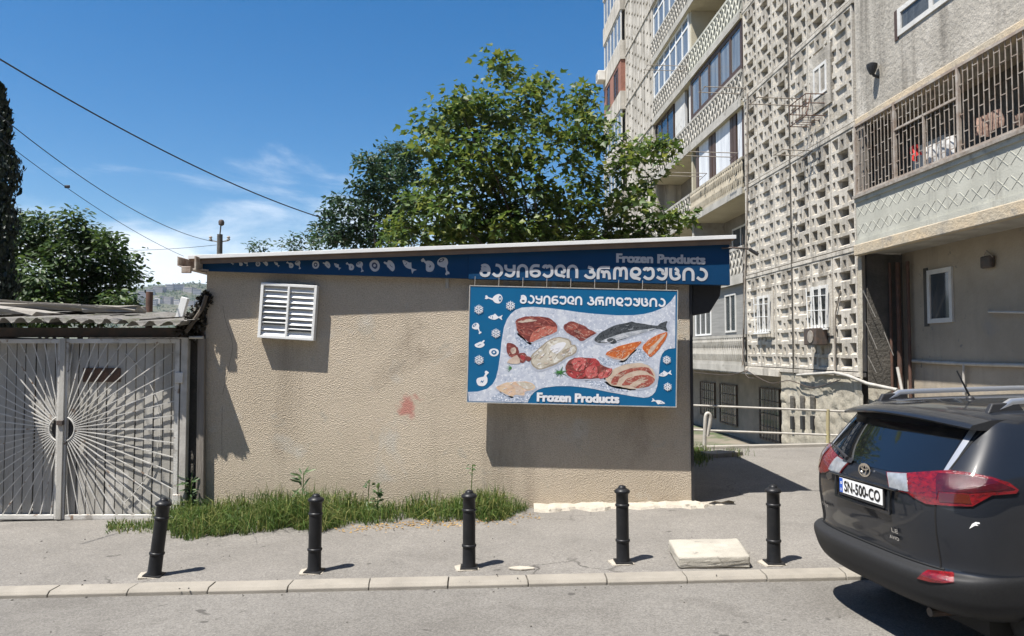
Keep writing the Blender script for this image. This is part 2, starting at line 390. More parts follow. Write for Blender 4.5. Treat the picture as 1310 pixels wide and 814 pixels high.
def georgian(name, letters, m, parent, M, w, h, sw=.21, th=.002):
    tot = sum(GEO[l][0] for l in letters) + .06 * (len(letters) - 1); sx = w / tot; mb = MB(); x = 0
    for l in letters:
        wd, st, rg = GEO[l]; k = 0
        for s in st:
            p = [(a[0] * sx + x, a[1] * h) for a in cr(s, 5)]; mb.ribbon(p, sw * (sx + h) / 2, M, th + k * .0003); k += 1
        for s in rg:
            p = [(a[0] * sx + x, a[1] * h) for a in s]; mb.ribbon(p, sw * (sx + h) / 2, M, th + k * .0003, True); k += 1
        x += (wd + .06) * sx
    return mb.build(name, m, parent)


#ICONS: each gives (white polygons, blue polygons) in a unit square
def icon(kind):
    if kind == 'fish':
        body = cr([(0, .5), (.15, .32), (.4, .22), (.62, .34), (.72, .44), (.95, .2), (.9, .5), (.97, .8), (.72, .58), (.6, .7), (.4, .8), (.15, .68)], 3, True)
        fin = [(.35, .78), (.45, .95), (.6, .72)]
        return [body, fin], [ring(.16, .56, .035, .045, 8), [(.28, .35), (.33, .5), (.28, .66), (.255, .65), (.29, .5), (.255, .36)]]
    if kind == 'ham':
        body = cr([(.42, .5), (.55, .78), (.8, .95), (.98, .75), (1, .4), (.85, .1), (.62, .12), (.48, .3)], 3, True)
        bone = cr([(.48, .52), (.2, .62), (.1, .8), (.0, .74), (.03, .62), (-.02, .5), (.1, .44), (.2, .52), (.45, .36)], 2, True)
        cut = ring(.87, .52, .085, .27, 10); return [body, bone], [cut], [ring(.87, .52, .04, .13, 8)]
    if kind == 'drum':
        body = cr([(.1, .35), (.2, .08), (.55, .0), (.8, .2), (.85, .5), (.75, .68), (.62, .62), (.4, .6), (.18, .55)], 3, True)
        bone = cr([(.6, .6), (.75, .8), (.72, .92), (.84, 1.0), (.93, .92), (1.0, .84), (.9, .76), (.72, .58)], 2, True)
        return [body, bone], [cr([(.35, .25), (.45, .4), (.5, .3), (.62, .42), (.5, .22), (.42, .3)], 2, True)]
    if kind == 'chicken':
        body = cr([(.0, .35), (.15, .12), (.5, .05), (.82, .2), (.95, .45), (.8, .62), (.55, .75), (.3, .62), (.1, .5)], 3, True)
        leg = cr([(.6, .62), (.75, .85), (.88, .95), (.95, .85), (.85, .7), (.78, .55)], 2, True)
        return [body, leg], [cr([(.3, .3), (.5, .45), (.66, .42), (.5, .4), (.34, .27)], 2, True)]
    if kind == 'steak':
        return [cr([(.02, .5), (.12, .85), (.5, 1.0), (.9, .85), (1, .45), (.8, .1), (.45, .0), (.15, .15)], 4, True)], [cr([(.22, .5), (.35, .76), (.6, .78), (.78, .55), (.7, .3), (.45, .22)], 3, True)], [ring(.5, .52, .13, .12, 8)]
    if kind == 'flake':
        out = []
        for k in range(6):
            a = math.pi / 3 * k + math.pi / 6; c, s = math.cos(a), math.sin(a)
            T = lambda u, v: (.5 + u * c - v * s, .5 + u * s + v * c)
            out.append([T(.03, -.038), T(.5, -.038), T(.5, .038), T(.03, .038)])
            out.append([T(.24, 0), T(.42, .15), T(.38, .21), T(.17, .03)]); out.append([T(.24, 0), T(.42, -.15), T(.38, -.21), T(.17, -.03)])
        return out, []


def put_icon(kind, parent, M, w, h, white, blue, rot=0, th=.002):
    ic = icon(kind); c, s = math.cos(rot), math.sin(rot)

    def tr(p): 
        x, y = (p[0] - .5) * w, (p[1] - .5) * h; return (x * c - y * s, x * s + y * c)
    mb = MB(); k = 0
    for p in ic[0]: mb.prism([tr(q) for q in p], th + k * .0003, M); k += 1
    mb.m = 1
    for p in ic[1]: mb.prism([tr(q) for q in p], th + .001, M)
    mb.m = 0
    if len(ic) > 2:
        for p in ic[2]: mb.prism([tr(q) for q in p], th + .0016, M)
    nm = {'fish': 'fish_icon', 'ham': 'ham_icon', 'drum': 'drumstick_icon', 'chicken': 'chicken_icon', 'steak': 'steak_icon', 'flake': 'snowflake_icon'}[kind]
    return mb.build(nm, [white, blue], parent)


# ================================================================== SETTING
M_['earth'] = mat('ground_earth', (.20, .17, .13), (.13, .12, .09), .4, .95, .5, 8, spots=[((.06, .085, .03), .8, .5, .62)])
mb = MB(); mb.add([(-2500, -300, -1.1), (2500, -300, -1.1), (2500, 4000, -1.1), (-2500, 4000, -1.1)], [(0, 1, 2, 3)])
tag(mb.build('ground', M_['earth']), kind='structure')
mb = MB(); mb.gbox(-45, 45, -15, 6.76, -.9, -.05); tag(mb.build('road', M_['asphalt_road']), kind='structure')
mb = MB(); mb.gbox(-45, 45, 6.90, 15.0, -.9, 0); tag(mb.build('pavement', M_['asphalt_walk']), kind='structure')
mb = MB(); x = -22.0; rr = random.Random(3); skp = 0
off = onG(76, 750).x
k0 = math.floor((x - off) / .71); x = off + k0 * .71
while x < 22:
    g = .003 + rr.random() * .003; a, b = G(x), G(x + .71); dy = rr.uniform(-.008, .008); dz = rr.uniform(-.006, .006)
    y0, y1, ym = 6.715 + dy, 6.905, 6.745 + dy
    xs = (x + g, x + .71 - g); z = (a + dz * .6, b + dz * .6)
    sk = rr.uniform(-.012, .012)
    vs = []
    for xx, zz, s_ in ((xs[0], z[0], skp), (xs[1], z[1], sk)):
        vs += [(xx - s_, y0, zz - .3), (xx - s_, y0, zz - .022), (xx - s_ * .6, ym, zz + .004), (xx + s_, y1, zz + .008), (xx + s_, y1, zz - .3)]
    mb.add(vs, [(0, 5, 6, 1), (1, 6, 7, 2), (2, 7, 8, 3), (3, 8, 9, 4), (0, 1, 2, 3, 4), (9, 8, 7, 6, 5)])
    x += .71; skp = sk
tag(mb.build('kerb', M_['kerb'], bevel=.006), kind='structure')
# narrow concrete edging at the far side of the pavement, above the sunken yard of the apartment block
mb = MB(); mb.gbox(2.6, 30, 14.97, 15.16, -.8, .06); tag(mb.build('yard_kerb', M_['concrete'], bevel=.01), kind='structure')
# broken concrete footing strip along the kiosk
mb = MB(); rr = random.Random(5); xs = np.arange(.28, 2.95, .09); front = []
for i, x in enumerate(xs):
    w = .23 + .06 * math.sin(i * .9) + rr.uniform(-.05, .05)
    if x > 2.45: w = max(.04, w * (2.95 - x) / .5)
    front.append((x, 9.8 - w))
vs = []; 
for (x, y) in front:
    yb = 9.86 if x < 2.36 else 9.72
    h = .03 + rr.uniform(-.012, .012)
    vs += [(x, yb, G(x) + h + .02), (x, y + .04, G(x) + h), (x, y, G(x) - .01)]
fs = []
for i in range(len(front) - 1):
    for k in range(2): fs.append((3 * i + k, 3 * i + k + 1, 3 * i + k + 4, 3 * i + k + 3))
mb.add(vs, fs)
M_['footing'] = mat('footing_concrete', (.52, .475, .395), (.4, .36, .3), 4, .92, .8, 30, spots=[((.2, .18, .15), 5, .62, .68)], fine=(90, .25), bdist=.03)
tag(mb.build('kiosk_footing', M_['footing']), kind='structure')

# ================================================================== KIOSK
WD = 9.82
M_['stucco'] = mat('stucco', (.60, .51, .395), (.51, .43, .325),   .55, .95, .62, 95, spots=[((.56, .51, .43), 1.5, .60, .70), ((.33, .27, .2), .9, .58, .78), ((.5, .44, .35), 3.5, .62, .66)], fine=(60, .3), bdist=.016, voro=74, streak=((.27, .22, .16), 1.6, .56, .74, .5))


def stucco_extra():                              # the faded red paint stain near the middle of the wall and dark weather streaks at the foot
    m = M_['stucco']; nt = m.node_tree; N = nt.nodes; L = nt.links; b = N['Principled BSDF']
    src = b.inputs['Base Color'].links[0].from_socket
    tc = N.new('ShaderNodeTexCoord'); c0 = atD(521, 518, WD)
    vm = N.new('ShaderNodeVectorMath'); vm.operation = 'DISTANCE'; vm.inputs[1].default_value = (c0.x, c0.y, c0.z)
    nz = N.new('ShaderNodeTexNoise'); nz.inputs['Scale'].default_value = 9; nz.inputs['Detail'].default_value = 6; L.new(tc.outputs['Object'], nz.inputs['Vector'])
    L.new(tc.outputs['Object'], vm.inputs[0])
    ma = N.new('ShaderNodeMath'); ma.operation = 'MULTIPLY_ADD'; ma.inputs[1].default_value = .5; L.new(nz.outputs['Fac'], ma.inputs[0]); L.new(vm.outputs['Value'], ma.inputs[2])
    mr = N.new('ShaderNodeMapRange'); mr.inputs['From Min'].default_value = .43; mr.inputs['From Max'].default_value = .31; mr.inputs['To Min'].default_value = 0; mr.inputs['To Max'].default_value = .75
    L.new(ma.outputs[0], mr.inputs['Value'])
    mx = N.new('ShaderNodeMix'); mx.data_type = 'RGBA'; L.new(mr.outputs[0], mx.inputs['Factor']); L.new(src, mx.inputs['A']); mx.inputs['B'].default_value = (.44, .14, .115, 1)
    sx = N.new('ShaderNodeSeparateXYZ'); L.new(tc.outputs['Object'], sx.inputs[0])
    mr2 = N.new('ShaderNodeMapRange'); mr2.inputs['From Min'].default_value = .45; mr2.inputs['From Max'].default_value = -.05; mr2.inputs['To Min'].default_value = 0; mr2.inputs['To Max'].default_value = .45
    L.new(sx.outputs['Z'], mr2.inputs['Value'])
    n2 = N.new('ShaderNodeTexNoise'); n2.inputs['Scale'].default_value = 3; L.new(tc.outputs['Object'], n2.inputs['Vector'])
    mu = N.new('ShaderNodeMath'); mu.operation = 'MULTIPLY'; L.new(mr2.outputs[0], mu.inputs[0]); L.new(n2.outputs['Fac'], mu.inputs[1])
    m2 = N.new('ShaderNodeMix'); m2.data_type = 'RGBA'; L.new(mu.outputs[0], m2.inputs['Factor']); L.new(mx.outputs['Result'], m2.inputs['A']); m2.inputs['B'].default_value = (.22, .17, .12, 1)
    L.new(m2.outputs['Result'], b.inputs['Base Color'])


stucco_extra()
kiosk = empty('kiosk', (0, 0, 0), label='low tan stucco kiosk with white-edged sloping roof at the back of the pavement', cat='kiosk')
XL = atD(262, 500, WD).x; XR = atD(883, 500, WD).x
RF = 9.60
rl, rr_ = atD(240, 327, RF), atD(942, 301, RF)   # roof front edge, top
slope = (rr_.z - rl.z) / (rr_.x - rl.x)
rz = lambda x: rl.z + slope * (x - rl.x)
mb = MB()
tl = rz(XL) - .07; tr = rz(XR) - .07
mb.hexa([(XL, WD, G(XL) - .3), (XR, WD, G(XR) - .3), (XR, 13, G(XR) - .3), (XL, 13, G(XL) - .3), (XL, WD, tl), (XR, WD, tr), (XR, 13, tr), (XL, 13, tl)])
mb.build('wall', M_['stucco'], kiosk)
# crumbling plaster edge on the left corner
mb = MB(); rr = random.Random(11)
for i in range(26):
    z = -.1 + i * .105; w = rr.uniform(.02, .1); mb.hexa([(XL - w, WD + .03, z), (XL + .02, WD + .004, z), (XL + .02, WD + .3, z), (XL - w, WD + .3, z), (XL - w * rr.uniform(.5, 1), WD + .03, z + .1), (XL + .02, WD + .004, z + .1), (XL + .02, WD + .3, z + .1), (XL - w, WD + .3, z + .1)])
mb.build('broken_corner', M_['concrete'], kiosk)
# plaster cracks on the left part of the wall: raised flaking lips
mb = MB()
for pts in ([(284, 392), (289, 412), (296, 440), (293, 470), (286, 505)], [(284, 520), (283, 560), (285, 600)]):
    P = [atD(a + rr.uniform(-1.5, 1.5), b, WD + .002) for a, b in pts]; mb.tube([q for q in cr(P, 4)], .0035, 5)
mb.build('plaster_crack', M_['dark_conc'], kiosk)
# roof deck + white drip edge + brown eave board
x0, x1 = rl.x, rr_.x
mb = MB(); mb.hexa([(x0 + .01, RF + .02, rz(x0) - .055), (x1 - .01, RF + .02, rz(x1) - .055), (x1 - .01, 13.2, rz(x1) - .055), (x0 + .01, 13.2, rz(x0) - .055), (x0 + .01, RF + .02, rz(x0) - .004), (x1 - .01, RF + .02, rz(x1) - .004), (x1 - .01, 13.2, rz(x1) - .004), (x0 + .01, 13.2, rz(x0) - .004)])
mb.build('roof', M_['eave'], kiosk)
mb = MB(); mb.hexa([(x0, RF, rz(x0) - .045), (x1, RF, rz(x1) - .045), (x1, RF + .016, rz(x1) - .045), (x0, RF + .016, rz(x0) - .045), (x0, RF, rz(x0) + .004), (x1, RF, rz(x1) + .004), (x1, RF + .06, rz(x1) + .004), (x0, RF + .06, rz(x0) + .004)])
mb.build('drip_edge', M_['white'], kiosk, bevel=.003)
mb = MB(); xe0, xe1 = x0 + .12, x1 - .06
mb.hexa([(xe0, RF + .03, rz(xe0) - .11), (xe1, RF + .03, rz(xe1) - .11), (xe1, RF + .06, rz(xe1) - .11), (xe0, RF + .06, rz(xe0) - .11), (xe0, RF + .03, rz(xe0) - .057), (xe1, RF + .03, rz(xe1) - .057), (xe1, RF + .06, rz(xe1) - .057), (xe0, RF + .06, rz(xe0) - .057)])
mb.build('eave_board', M_['eave'], kiosk)
# black corner trim and shutter box on the right
mb = MB(); mb.box(XR + .002, XR + .035, WD - .02, WD + .12, G(XR) - .02, tr - .35); mb.build('corner_trim', M_['black'], kiosk)
mb = MB(); q = [atD(a, b, 9.9) for a, b in ((886, 356), (924, 356), (921, 379), (908, 400), (886, 404))]
mb.prism([(p.x, p.z) for p in q], 1.5, Matrix(((1, 0, 0, 0), (0, 0, -1, 11.4), (0, 1, 0, 0), (0, 0, 0, 1)))); mb.build('shutter_box', M_['black'], kiosk, bevel=.006)
# louvred vent
vent = bpy.data.objects.new('louvre_vent', None)
VO = atD(329, 432, 9.70); VX = atD(401, 436, 9.70) - VO; VY = atD(332.5, 361.5, 9.70) - VO; vw, vh = VX.length, VY.length
VM = frame(VO, VX, VY)
mb = MB(); fw = .035


def lbox(mb, M, x0, x1, y0, y1, z0, z1):
    return mb.hexa([M @ Vector(p) for p in ((x0, y0, z0), (x1, y0, z0), (x1, y1, z0), (x0, y1, z0), (x0, y0, z1), (x1, y0, z1), (x1, y1, z1), (x0, y1, z1))])


bpy.data.objects.remove(vent)
for a in ((0, fw, 0, vh), (vw - fw, vw, 0, vh), (fw, vw - fw, 0, fw), (fw, vw - fw, vh - fw, vh), (vw / 2 - .014, vw / 2 + .014, fw, vh - fw)): lbox(mb, VM, *a, -.11, .0)
vent = mb.build('louvre_vent', M_['white'], kiosk, bevel=.004)
mb = MB(); lbox(mb, VM, fw, vw - fw, fw, vh - fw, -.115, -.10); mb.build('backing', M_['glass_pale'], vent)
rr = random.Random(2); ang = {0: [25, 12, 20, 48, 30, 28, 55, 14, 22], 1: [20, 16, 18, 30, 14, 20, 24, 58, 20]}
for side in (0, 1):
    mb = MB(); xa, xb = (fw + .004, vw / 2 - .018) if side == 0 else (vw / 2 + .018, vw - fw - .004); n = 9; hh = (vh - 2 * fw) / n
    for k in range(n):
        a = R(ang[side][k] + 16); cy = vh - fw - (k + .5) * hh; d = .5 * hh * 1.12
        p = [(xa, cy - d * math.cos(a), -.045 + d * math.sin(a)), (xb, cy - d * math.cos(a), -.045 + d * math.sin(a)), (xb, cy + d * math.cos(a), -.045 - d * math.sin(a)), (xa, cy + d * math.cos(a), -.045 - d * math.sin(a))]
        nn = Vector((0, math.sin(a), math.cos(a))) * .005
        mb.hexa([VM @ (Vector(q) - nn) for q in p] + [VM @ (Vector(q) + nn) for q in p])
    mb.build('louvre_panel', M_['white'], vent)
# stray support strips between fascia and wall, fixed to the wall
for a in ((644, 652, 356, 372), (685, 692, 356, 372), (706, 712, 356, 372), (570, 574, 355, 369)):
    p, q = atD(a[0], a[2], 9.80), atD(a[1], a[3], 9.80); MB().box(p.x, q.x, 9.80, 9.815, q.z, p.z).build('bracket_strip', M_['pipe'], kiosk)
# rusty gutter end at the left
gut = empty('roof_gutter', atD(247, 335, 9.6), label='short rusty cream gutter end sticking out at the left end of the kiosk roof', cat='gutter')
def lpt(o, p): return Vector(p) - o.location
M_['gut'] = mat('rusty_cream_gutter', (.45, .40, .33), (.2, .13, .09), 9, .7, .3, 40)
g0 = gut.location
mb = MB(); prof = [(-.16, -.06), (-.16, .06), (-.145, .05), (-.145, -.05), (-.02, -.10), (.06, -.10), (.06, .06), (.08, .06), (.08, -.12), (-.03, -.12)]
mb.prism(prof, 2.2, Matrix(((1, 0, 0, 0), (0, 0, -1, 2.1), (0, 1, 0, 0), (0, 0, 0, 1)))); mb.build('trough', M_['gut'], gut)
mb = MB(); mb.box(-.09, .03, -.14, -.1, -.16, -.075); mb.bar((.02, -.05, -.1), (.16, .1, -.1), .02); mb.build('end_bracket', M_['gut'], gut, bevel=.006)

# fascia sign: tapered blue boards under the roof edge
FD = 9.71
fs_ = empty('fascia_sign', atD(600, 345, FD), label='long tapered dark blue fascia board with grey lettering and meat icons under the kiosk roof', cat='sign')
FL = fs_.location


def board(pts, D, th, m, parent, org):
    q = [atD(a, b, D) - org for a, b in pts]
    return MB().prism([(p.x, p.z) for p in q], th, Matrix(((1, 0, 0, 0), (0, 0, -1, D - org.y + th), (0, 1, 0, 0), (0, 0, 0, 1))))


board([(256, 330.5), (601, 317.5), (601, 356.5), (400, 351), (256, 346.5)], FD, .06, None, fs_, FL).build('icon_board', M_['blue_dark'], fs_, bevel=.003)
board([(599.5, 318), (933, 308), (934, 365), (599.5, 357)], FD - .02, .1, None, fs_, FL).build('lettering_board', M_['blue_dark'], fs_, bevel=.003)
FM = lambda px, py, D, dz: frame(atD(px, py, D) - FL, (math.cos(dz), 0, -math.sin(dz)), (math.sin(dz), 0, math.cos(dz)))
# NB local z of these frames points to the viewer (-y)
LDp = FD - .022; s_ = LDp / F
georgian('georgian_lettering', LINE_A, M_['ink_grey'], fs_, FM(613, 354.6, LDp, .011), 127.5 * s_, 17.6 * s_)
georgian('georgian_lettering', LINE_B, M_['ink_grey'], fs_, FM(746.5, 357.0, LDp, .018), 159.5 * s_, 17.2 * s_)
text_mesh('latin_lettering', 'Frozen Products', M_['ink_grey'], fs_, FM(789, 335.6, LDp, .020), 113 * s_, 10.8 * s_, bold=.0085)
M_['fasc_icon_in'] = mat('icon_ink_dark', (.03, .05, .10), (.025, .04, .09), 9, .5)
for (a, b, w, h, kd, ro) in [(296.7, 336.6, 6, 4, 'fish', -.7), (307, 337.8, 6, 7, 'drum', 1.5), (315.6, 337, 7, 6, 'ham', 2.1), (330, 337.8, 6, 6.5, 'steak', 0), (339.7, 337.6, 6.5, 6.5, 'chicken', 1.9), (354, 338.2, 9, 5, 'fish', -.75),
                          (370.8, 339.4, 9, 9.5, 'drum', 1.5), (382.2, 339, 11, 8, 'ham', 2.1), (403.8, 339, 9, 10, 'steak', 0), (418, 339, 10, 9.5, 'chicken', 1.9), (431.6, 340.9, 11, 7, 'fish', -.75), (447.6, 341.4, 11, 11, 'drum', 1.5),
                          (461.7, 341.4, 13.5, 10, 'ham', 2.1), (479.3, 340.2, 13, 15, 'steak', .3), (498.4, 340.2, 16, 13.5, 'chicken', 1.9), (523, 340.8, 22, 12.5, 'fish', -.75), (546.8, 340.2, 19, 18, 'drum', 1.5), (569.2, 340.5, 23, 16, 'ham', 2.1)]:
    put_icon(kd, fs_, FM(a, b, FD - .001, .02), w * FD / F, h * FD / F, M_['ink_grey'], M_['fasc_icon_in'], ro)

# poster sign ------------------------------------------------------
PD = 9.585
ps = empty('poster_sign', atD(732.5, 443, PD), label='blue poster board showing frozen meat, chicken and salmon on ice, mounted on the tan wall', cat='sign')
PL = ps.location; tilt = .0235; PW, PH = 265.5 * PD / F, 147.8 * PD / F
PM = frame((0, 0, 0), (math.cos(tilt), 0, -math.sin(tilt)), (math.sin(tilt), 0, math.cos(tilt)))
mb = MB(); lbox(mb, PM, -PW / 2, PW / 2, -PH / 2, PH / 2, -.05, 0); mb.build('board', M_['blue'], ps)
mb = MB(); e = .012
for a in ((-PW / 2 - e, PW / 2 + e, PH / 2, PH / 2 + e), (-PW / 2 - e, PW / 2 + e, -PH / 2 - e, -PH / 2), (-PW / 2 - e, -PW / 2, -PH / 2, PH / 2), (PW / 2, PW / 2 + e, -PH / 2, PH / 2)): lbox(mb, PM, *a, -.055, .004)
mb.build('edge_frame', M_['pipe'], ps)
mb = MB()
for xx in (-1.1, -.35, .35, 1.1): lbox(mb, PM, xx - .02, xx + .02, -PH / 2 + .1, PH / 2 - .05, -.21, -.051)
mb.build('mount_rail', M_['iron_grey'], ps)
mb = MB()
for xx in np.linspace(-1.28, 1.2, 9): mb.bar(PM @ Vector((xx, PH / 2, -.03)), PM @ Vector((xx + .003, PH / 2 + .13, -.03)), .006)
mb.build('hanging_wire', M_['pipe'], ps)


def S(px, py):
    v = (py - 365 - (px - 602) * .0278) / 148.5; u = (px - 602 + v * 3.5) / (264.5 + v * 3); return ((u - .5) * PW, (.5 - v) * PH)


Z1 = lambda ox, oy, sc: (lambda pts: [S(ox + a / sc, oy + b / sc) for a, b in pts])
r1, r2, r4 = Z1(595, 360, 5.09), Z1(730, 360, 4.93), Z1(580, 290, 3.392)
M_['ice'] = mat('printed_ice', (.53, .565, .635), (.42, .455, .54), 9, .42, 0, spots=[((.68, .70, .74), 26, .54, .62), ((.30, .345, .44), 34, .58, .66), ((.62, .645, .69), 5, .52, .66)])
ice = [(599.3, 501), (612, 500.5), (624, 497), (631, 491), (635, 484), (638, 472), (640.5, 455), (642, 438), (645, 419), (649, 408), (654, 401), (660, 396), (668, 393), (683, 392), (705, 394), (723, 396.4), (739, 399), (760, 401.4), (791, 403.6), (811, 403.4), (824, 402), (835, 399.4), (845, 395.6), (852, 391.5), (859, 385), (864.4, 377), (864.6, 446), (856, 447), (851, 449.5), (848, 453.5), (846, 459), (845, 466), (844, 482), (842, 495), (839.8, 501.5), (836, 506), (831, 508.6), (825, 509.3), (811, 507.5), (781, 502), (762, 498), (750, 496), (730, 494), (713, 494), (697, 495.8), (690, 498), (684.5, 501.5), (679.5, 507), (676, 514.6), (600.5, 512.6)]
mb = MB(); mb.prism([S(a, b) for a, b in ice], .0014, PM); mb.build('ice_print', M_['ice'], ps)


def pm_(name, a, b, sc, spots=None): return mat(name, a, b, sc, .42, 0, spots=spots)


M_['beef'] = pm_('beef_print', (.24, .06, .05), (.13, .028, .026), 13, [((.36, .15, .12), 20, .56, .64), ((.08, .018, .018), 17, .6, .68)])
M_['beef_cut'] = pm_('beef_cut_print', (.50, .165, .12), (.40, .10, .075), 30, [((.62, .31, .24), 44, .57, .63), ((.27, .06, .05), 15, .6, .7)])
M_['beef_red'] = pm_('beef_cube_print', (.44, .06, .06), (.25, .03, .035), 16, [((.58, .2, .18), 24, .6, .66), ((.13, .018, .02), 12, .6, .68)])
M_['beef_hi'] = pm_('beef_cube_light_print', (.55, .14, .13), (.42, .075, .075), 18, [((.68, .36, .32), 30, .58, .64), ((.25, .03, .035), 14, .62, .68)])
M_['fat'] = pm_('fat_print', (.60, .50, .41), (.48, .36, .29), 16, [((.4, .2, .16), 20, .62, .68)])
M_['chick'] = pm_('chicken_print', (.58, .54, .455), (.42, .375, .30), 6, [((.68, .66, .60), 9, .52, .6), ((.30, .255, .2), 10, .62, .7)])
M_['chick_d'] = pm_('chicken_outline_print', (.27, .23, .18), (.36, .31, .24), 9)
M_['fillet'] = pm_('fillet_print', (.58, .38, .27), (.62, .50, .34), 7, [((.70, .52, .46), 13, .56, .64), ((.4, .2, .13), 10, .62, .7)])
M_['salmon'] = pm_('salmon_print', (.58, .155, .035), (.44, .095, .025), 10, [((.70, .38, .2), 30, .56, .62), ((.30, .06, .02), 12, .62, .7)])
M_['fish_dark'] = pm_('fish_back_print', (.035, .042, .05), (.10, .11, .122), 14, [((.012, .015, .018), 44, .54, .6), ((.2, .21, .23), 10, .62, .7)])
M_['fish_pale'] = pm_('fish_belly_print', (.50, .52, .55), (.30, .325, .36), 9, [((.62, .63, .65), 20, .56, .62)])
M_['bacon_fat'] = pm_('bacon_fat_print', (.58, .48, .39), (.48, .38, .29), 12, [((.36, .22, .16), 9, .6, .7)])
M_['bacon'] = pm_('bacon_lean_print', (.38, .105, .075), (.25, .06, .048), 18, [((.52, .28, .21), 26, .56, .62), ((.16, .04, .03), 14, .6, .68)])
M_['herb'] = pm_('herb_print', (.03, .14, .03), (.07, .23, .055), 20)
M_['cube'] = pm_('ice_cube_print', (.58, .63, .72), (.16, .21, .31), 34, [((.80, .82, .86), 46, .56, .6), ((.09, .12, .19), 52, .62, .66)])
M_['soft'] = pm_('printed_drop_shadow', (.36, .39, .46), (.44, .47, .54), 20)  # drop shadow of the food, put into the print as grey


def inside(p, poly):
    x, y = p; r = False; j = len(poly) - 1
    for i in range(len(poly)):
        (xi, yi), (xj, yj) = poly[i], poly[j]
        if (yi > y) != (yj > y) and x < (xj - xi) * (y - yi) / (yj - yi) + xi: r = not r
        j = i
    return r


def pic(name, layers, rough=.004, rim=True, grain=()):
    mats = []; mb = MB(); k = 0; rr = random.Random(len(name))
    if rim:  # grey printed shadow, shifted down beneath the first layer
        p0_ = layers[0][0]; cxx = sum(a for a, b in p0_) / len(p0_); cyy = sum(b for a, b in p0_) / len(p0_); layers = [([(cxx + (a - cxx) * 1.07 + .006, cyy + (b - cyy) * 1.09 - .012) for a, b in p0_], 'soft')] + layers
    for (pts, m) in layers:
        if m not in mats: mats.append(m)
        mb.m = mats.index(m); p = [(q[0] + rr.uniform(-rough, rough), q[1] + rr.uniform(-rough, rough)) for q in cr(pts, 4, True)] if len(pts) > 3 else pts
        mb.prism(p, .0024 + k * .0004, PM); k += 1
    for (li, m, ang, n, ln, wd) in grain:        # printed grain: marbling, skin folds, scales
        poly = [(v[0], v[1]) for v in cr(layers[li + (1 if rim else 0)][0], 4, True)]; xs_ = [v[0] for v in poly]; ys_ = [v[1] for v in poly]
        if m not in mats: mats.append(m)
        mb.m = mats.index(m); got = 0; tr_ = 0
        while got < n and tr_ < n * 30:
            tr_ += 1; x, y = rr.uniform(min(xs_), max(xs_)), rr.uniform(min(ys_), max(ys_)); a_ = ang + rr.uniform(-.35, .35); l = ln * rr.uniform(.5, 1.3); bend = rr.uniform(-.25, .25) * l
            pts = [(x - math.cos(a_) * l / 2, y - math.sin(a_) * l / 2), (x - math.sin(a_) * bend, y + math.cos(a_) * bend), (x + math.cos(a_) * l / 2, y + math.sin(a_) * l / 2)]
            if all(inside(t, poly) for t in pts): mb.ribbon(cr(pts, 3), wd * rr.uniform(.6, 1.4), PM, .0024 + k * .0004 + got * .00001); got += 1
        k += 1
    return mb.build(name, [M_[m] for m in mats], ps)


for ly in [(r1([(320, 330), (370, 345), (420, 400), (500, 400), (480, 440), (400, 440), (350, 400)]), 'cube'), (r2([(180, 470), (260, 500), (320, 505), (440, 420), (500, 490), (420, 510), (300, 530), (200, 520)]), 'cube'), (r2([(100, 620), (230, 640), (330, 660), (420, 680), (330, 700), (200, 680), (120, 645)]), 'cube'), (r1([(170, 760), (230, 720), (300, 750), (400, 745), (440, 715), (420, 770), (300, 780)]), 'cube')]: pic('ice_cubes_print', [ly], .012, False)
pic('beef_print', [(r1([(335, 252), (382, 230), (455, 226), (540, 236), (588, 268), (605, 300), (590, 330), (520, 360), (450, 385), (424, 397), (390, 370), (348, 335), (336, 290)]), 'beef'), (r1([(440, 338), (480, 306), (540, 290), (600, 302), (590, 330), (520, 360), (430, 394)]), 'beef_cut'), (r1([(345, 262), (400, 242), (470, 250), (430, 262), (380, 266)]), 'fat')], grain=[(0, 'beef_cut', -.3, 14, .09, .006), (1, 'fat', .5, 12, .05, .004), (0, 'bacon', -.2, 10, .08, .01)])
pic('lamb_chop_print', [(r1([(275, 405), (310, 402), (345, 430), (352, 470), (310, 495), (280, 470)]), 'beef'), (r1([(300, 440), (330, 430), (335, 460), (310, 470)]), 'fat'), (r1([(350, 470), (395, 468), (408, 500), (378, 530), (345, 510)]), 'beef'), (r1([(280, 520), (340, 480), (360, 530), (300, 535)]), 'fat'), (r1([(362, 482), (390, 480), (395, 505), (372, 512)]), 'beef_red'), (r1([(405, 485), (435, 500), (420, 520), (402, 512)]), 'beef')], grain=[(0, 'fat', .8, 5, .04, .005), (2, 'fat', -.4, 4, .03, .004)])
pic('chicken_print', [(r1([(432, 490), (495, 425), (555, 378), (620, 362), (685, 380), (697, 408), (725, 418), (731, 452), (705, 482), (662, 498), (620, 528), (550, 558), (490, 574), (446, 550)]), 'chick_d'), (r1([(440, 490), (500, 432), (560, 386), (620, 370), (678, 387), (688, 412), (718, 424), (722, 450), (700, 473), (658, 488), (616, 518), (550, 548), (492, 566), (452, 543)]), 'chick'), (r1([(560, 440), (610, 400), (660, 400), (640, 440), (600, 470)]), 'ink_white'), (r1([(636, 455), (690, 425), (700, 432), (650, 468)]), 'chick_d')], grain=[(1, 'chick_d', .7, 9, .09, .005), (1, 'ink_white', .6, 12, .06, .008), (1, 'fat', .4, 8, .05, .012)])
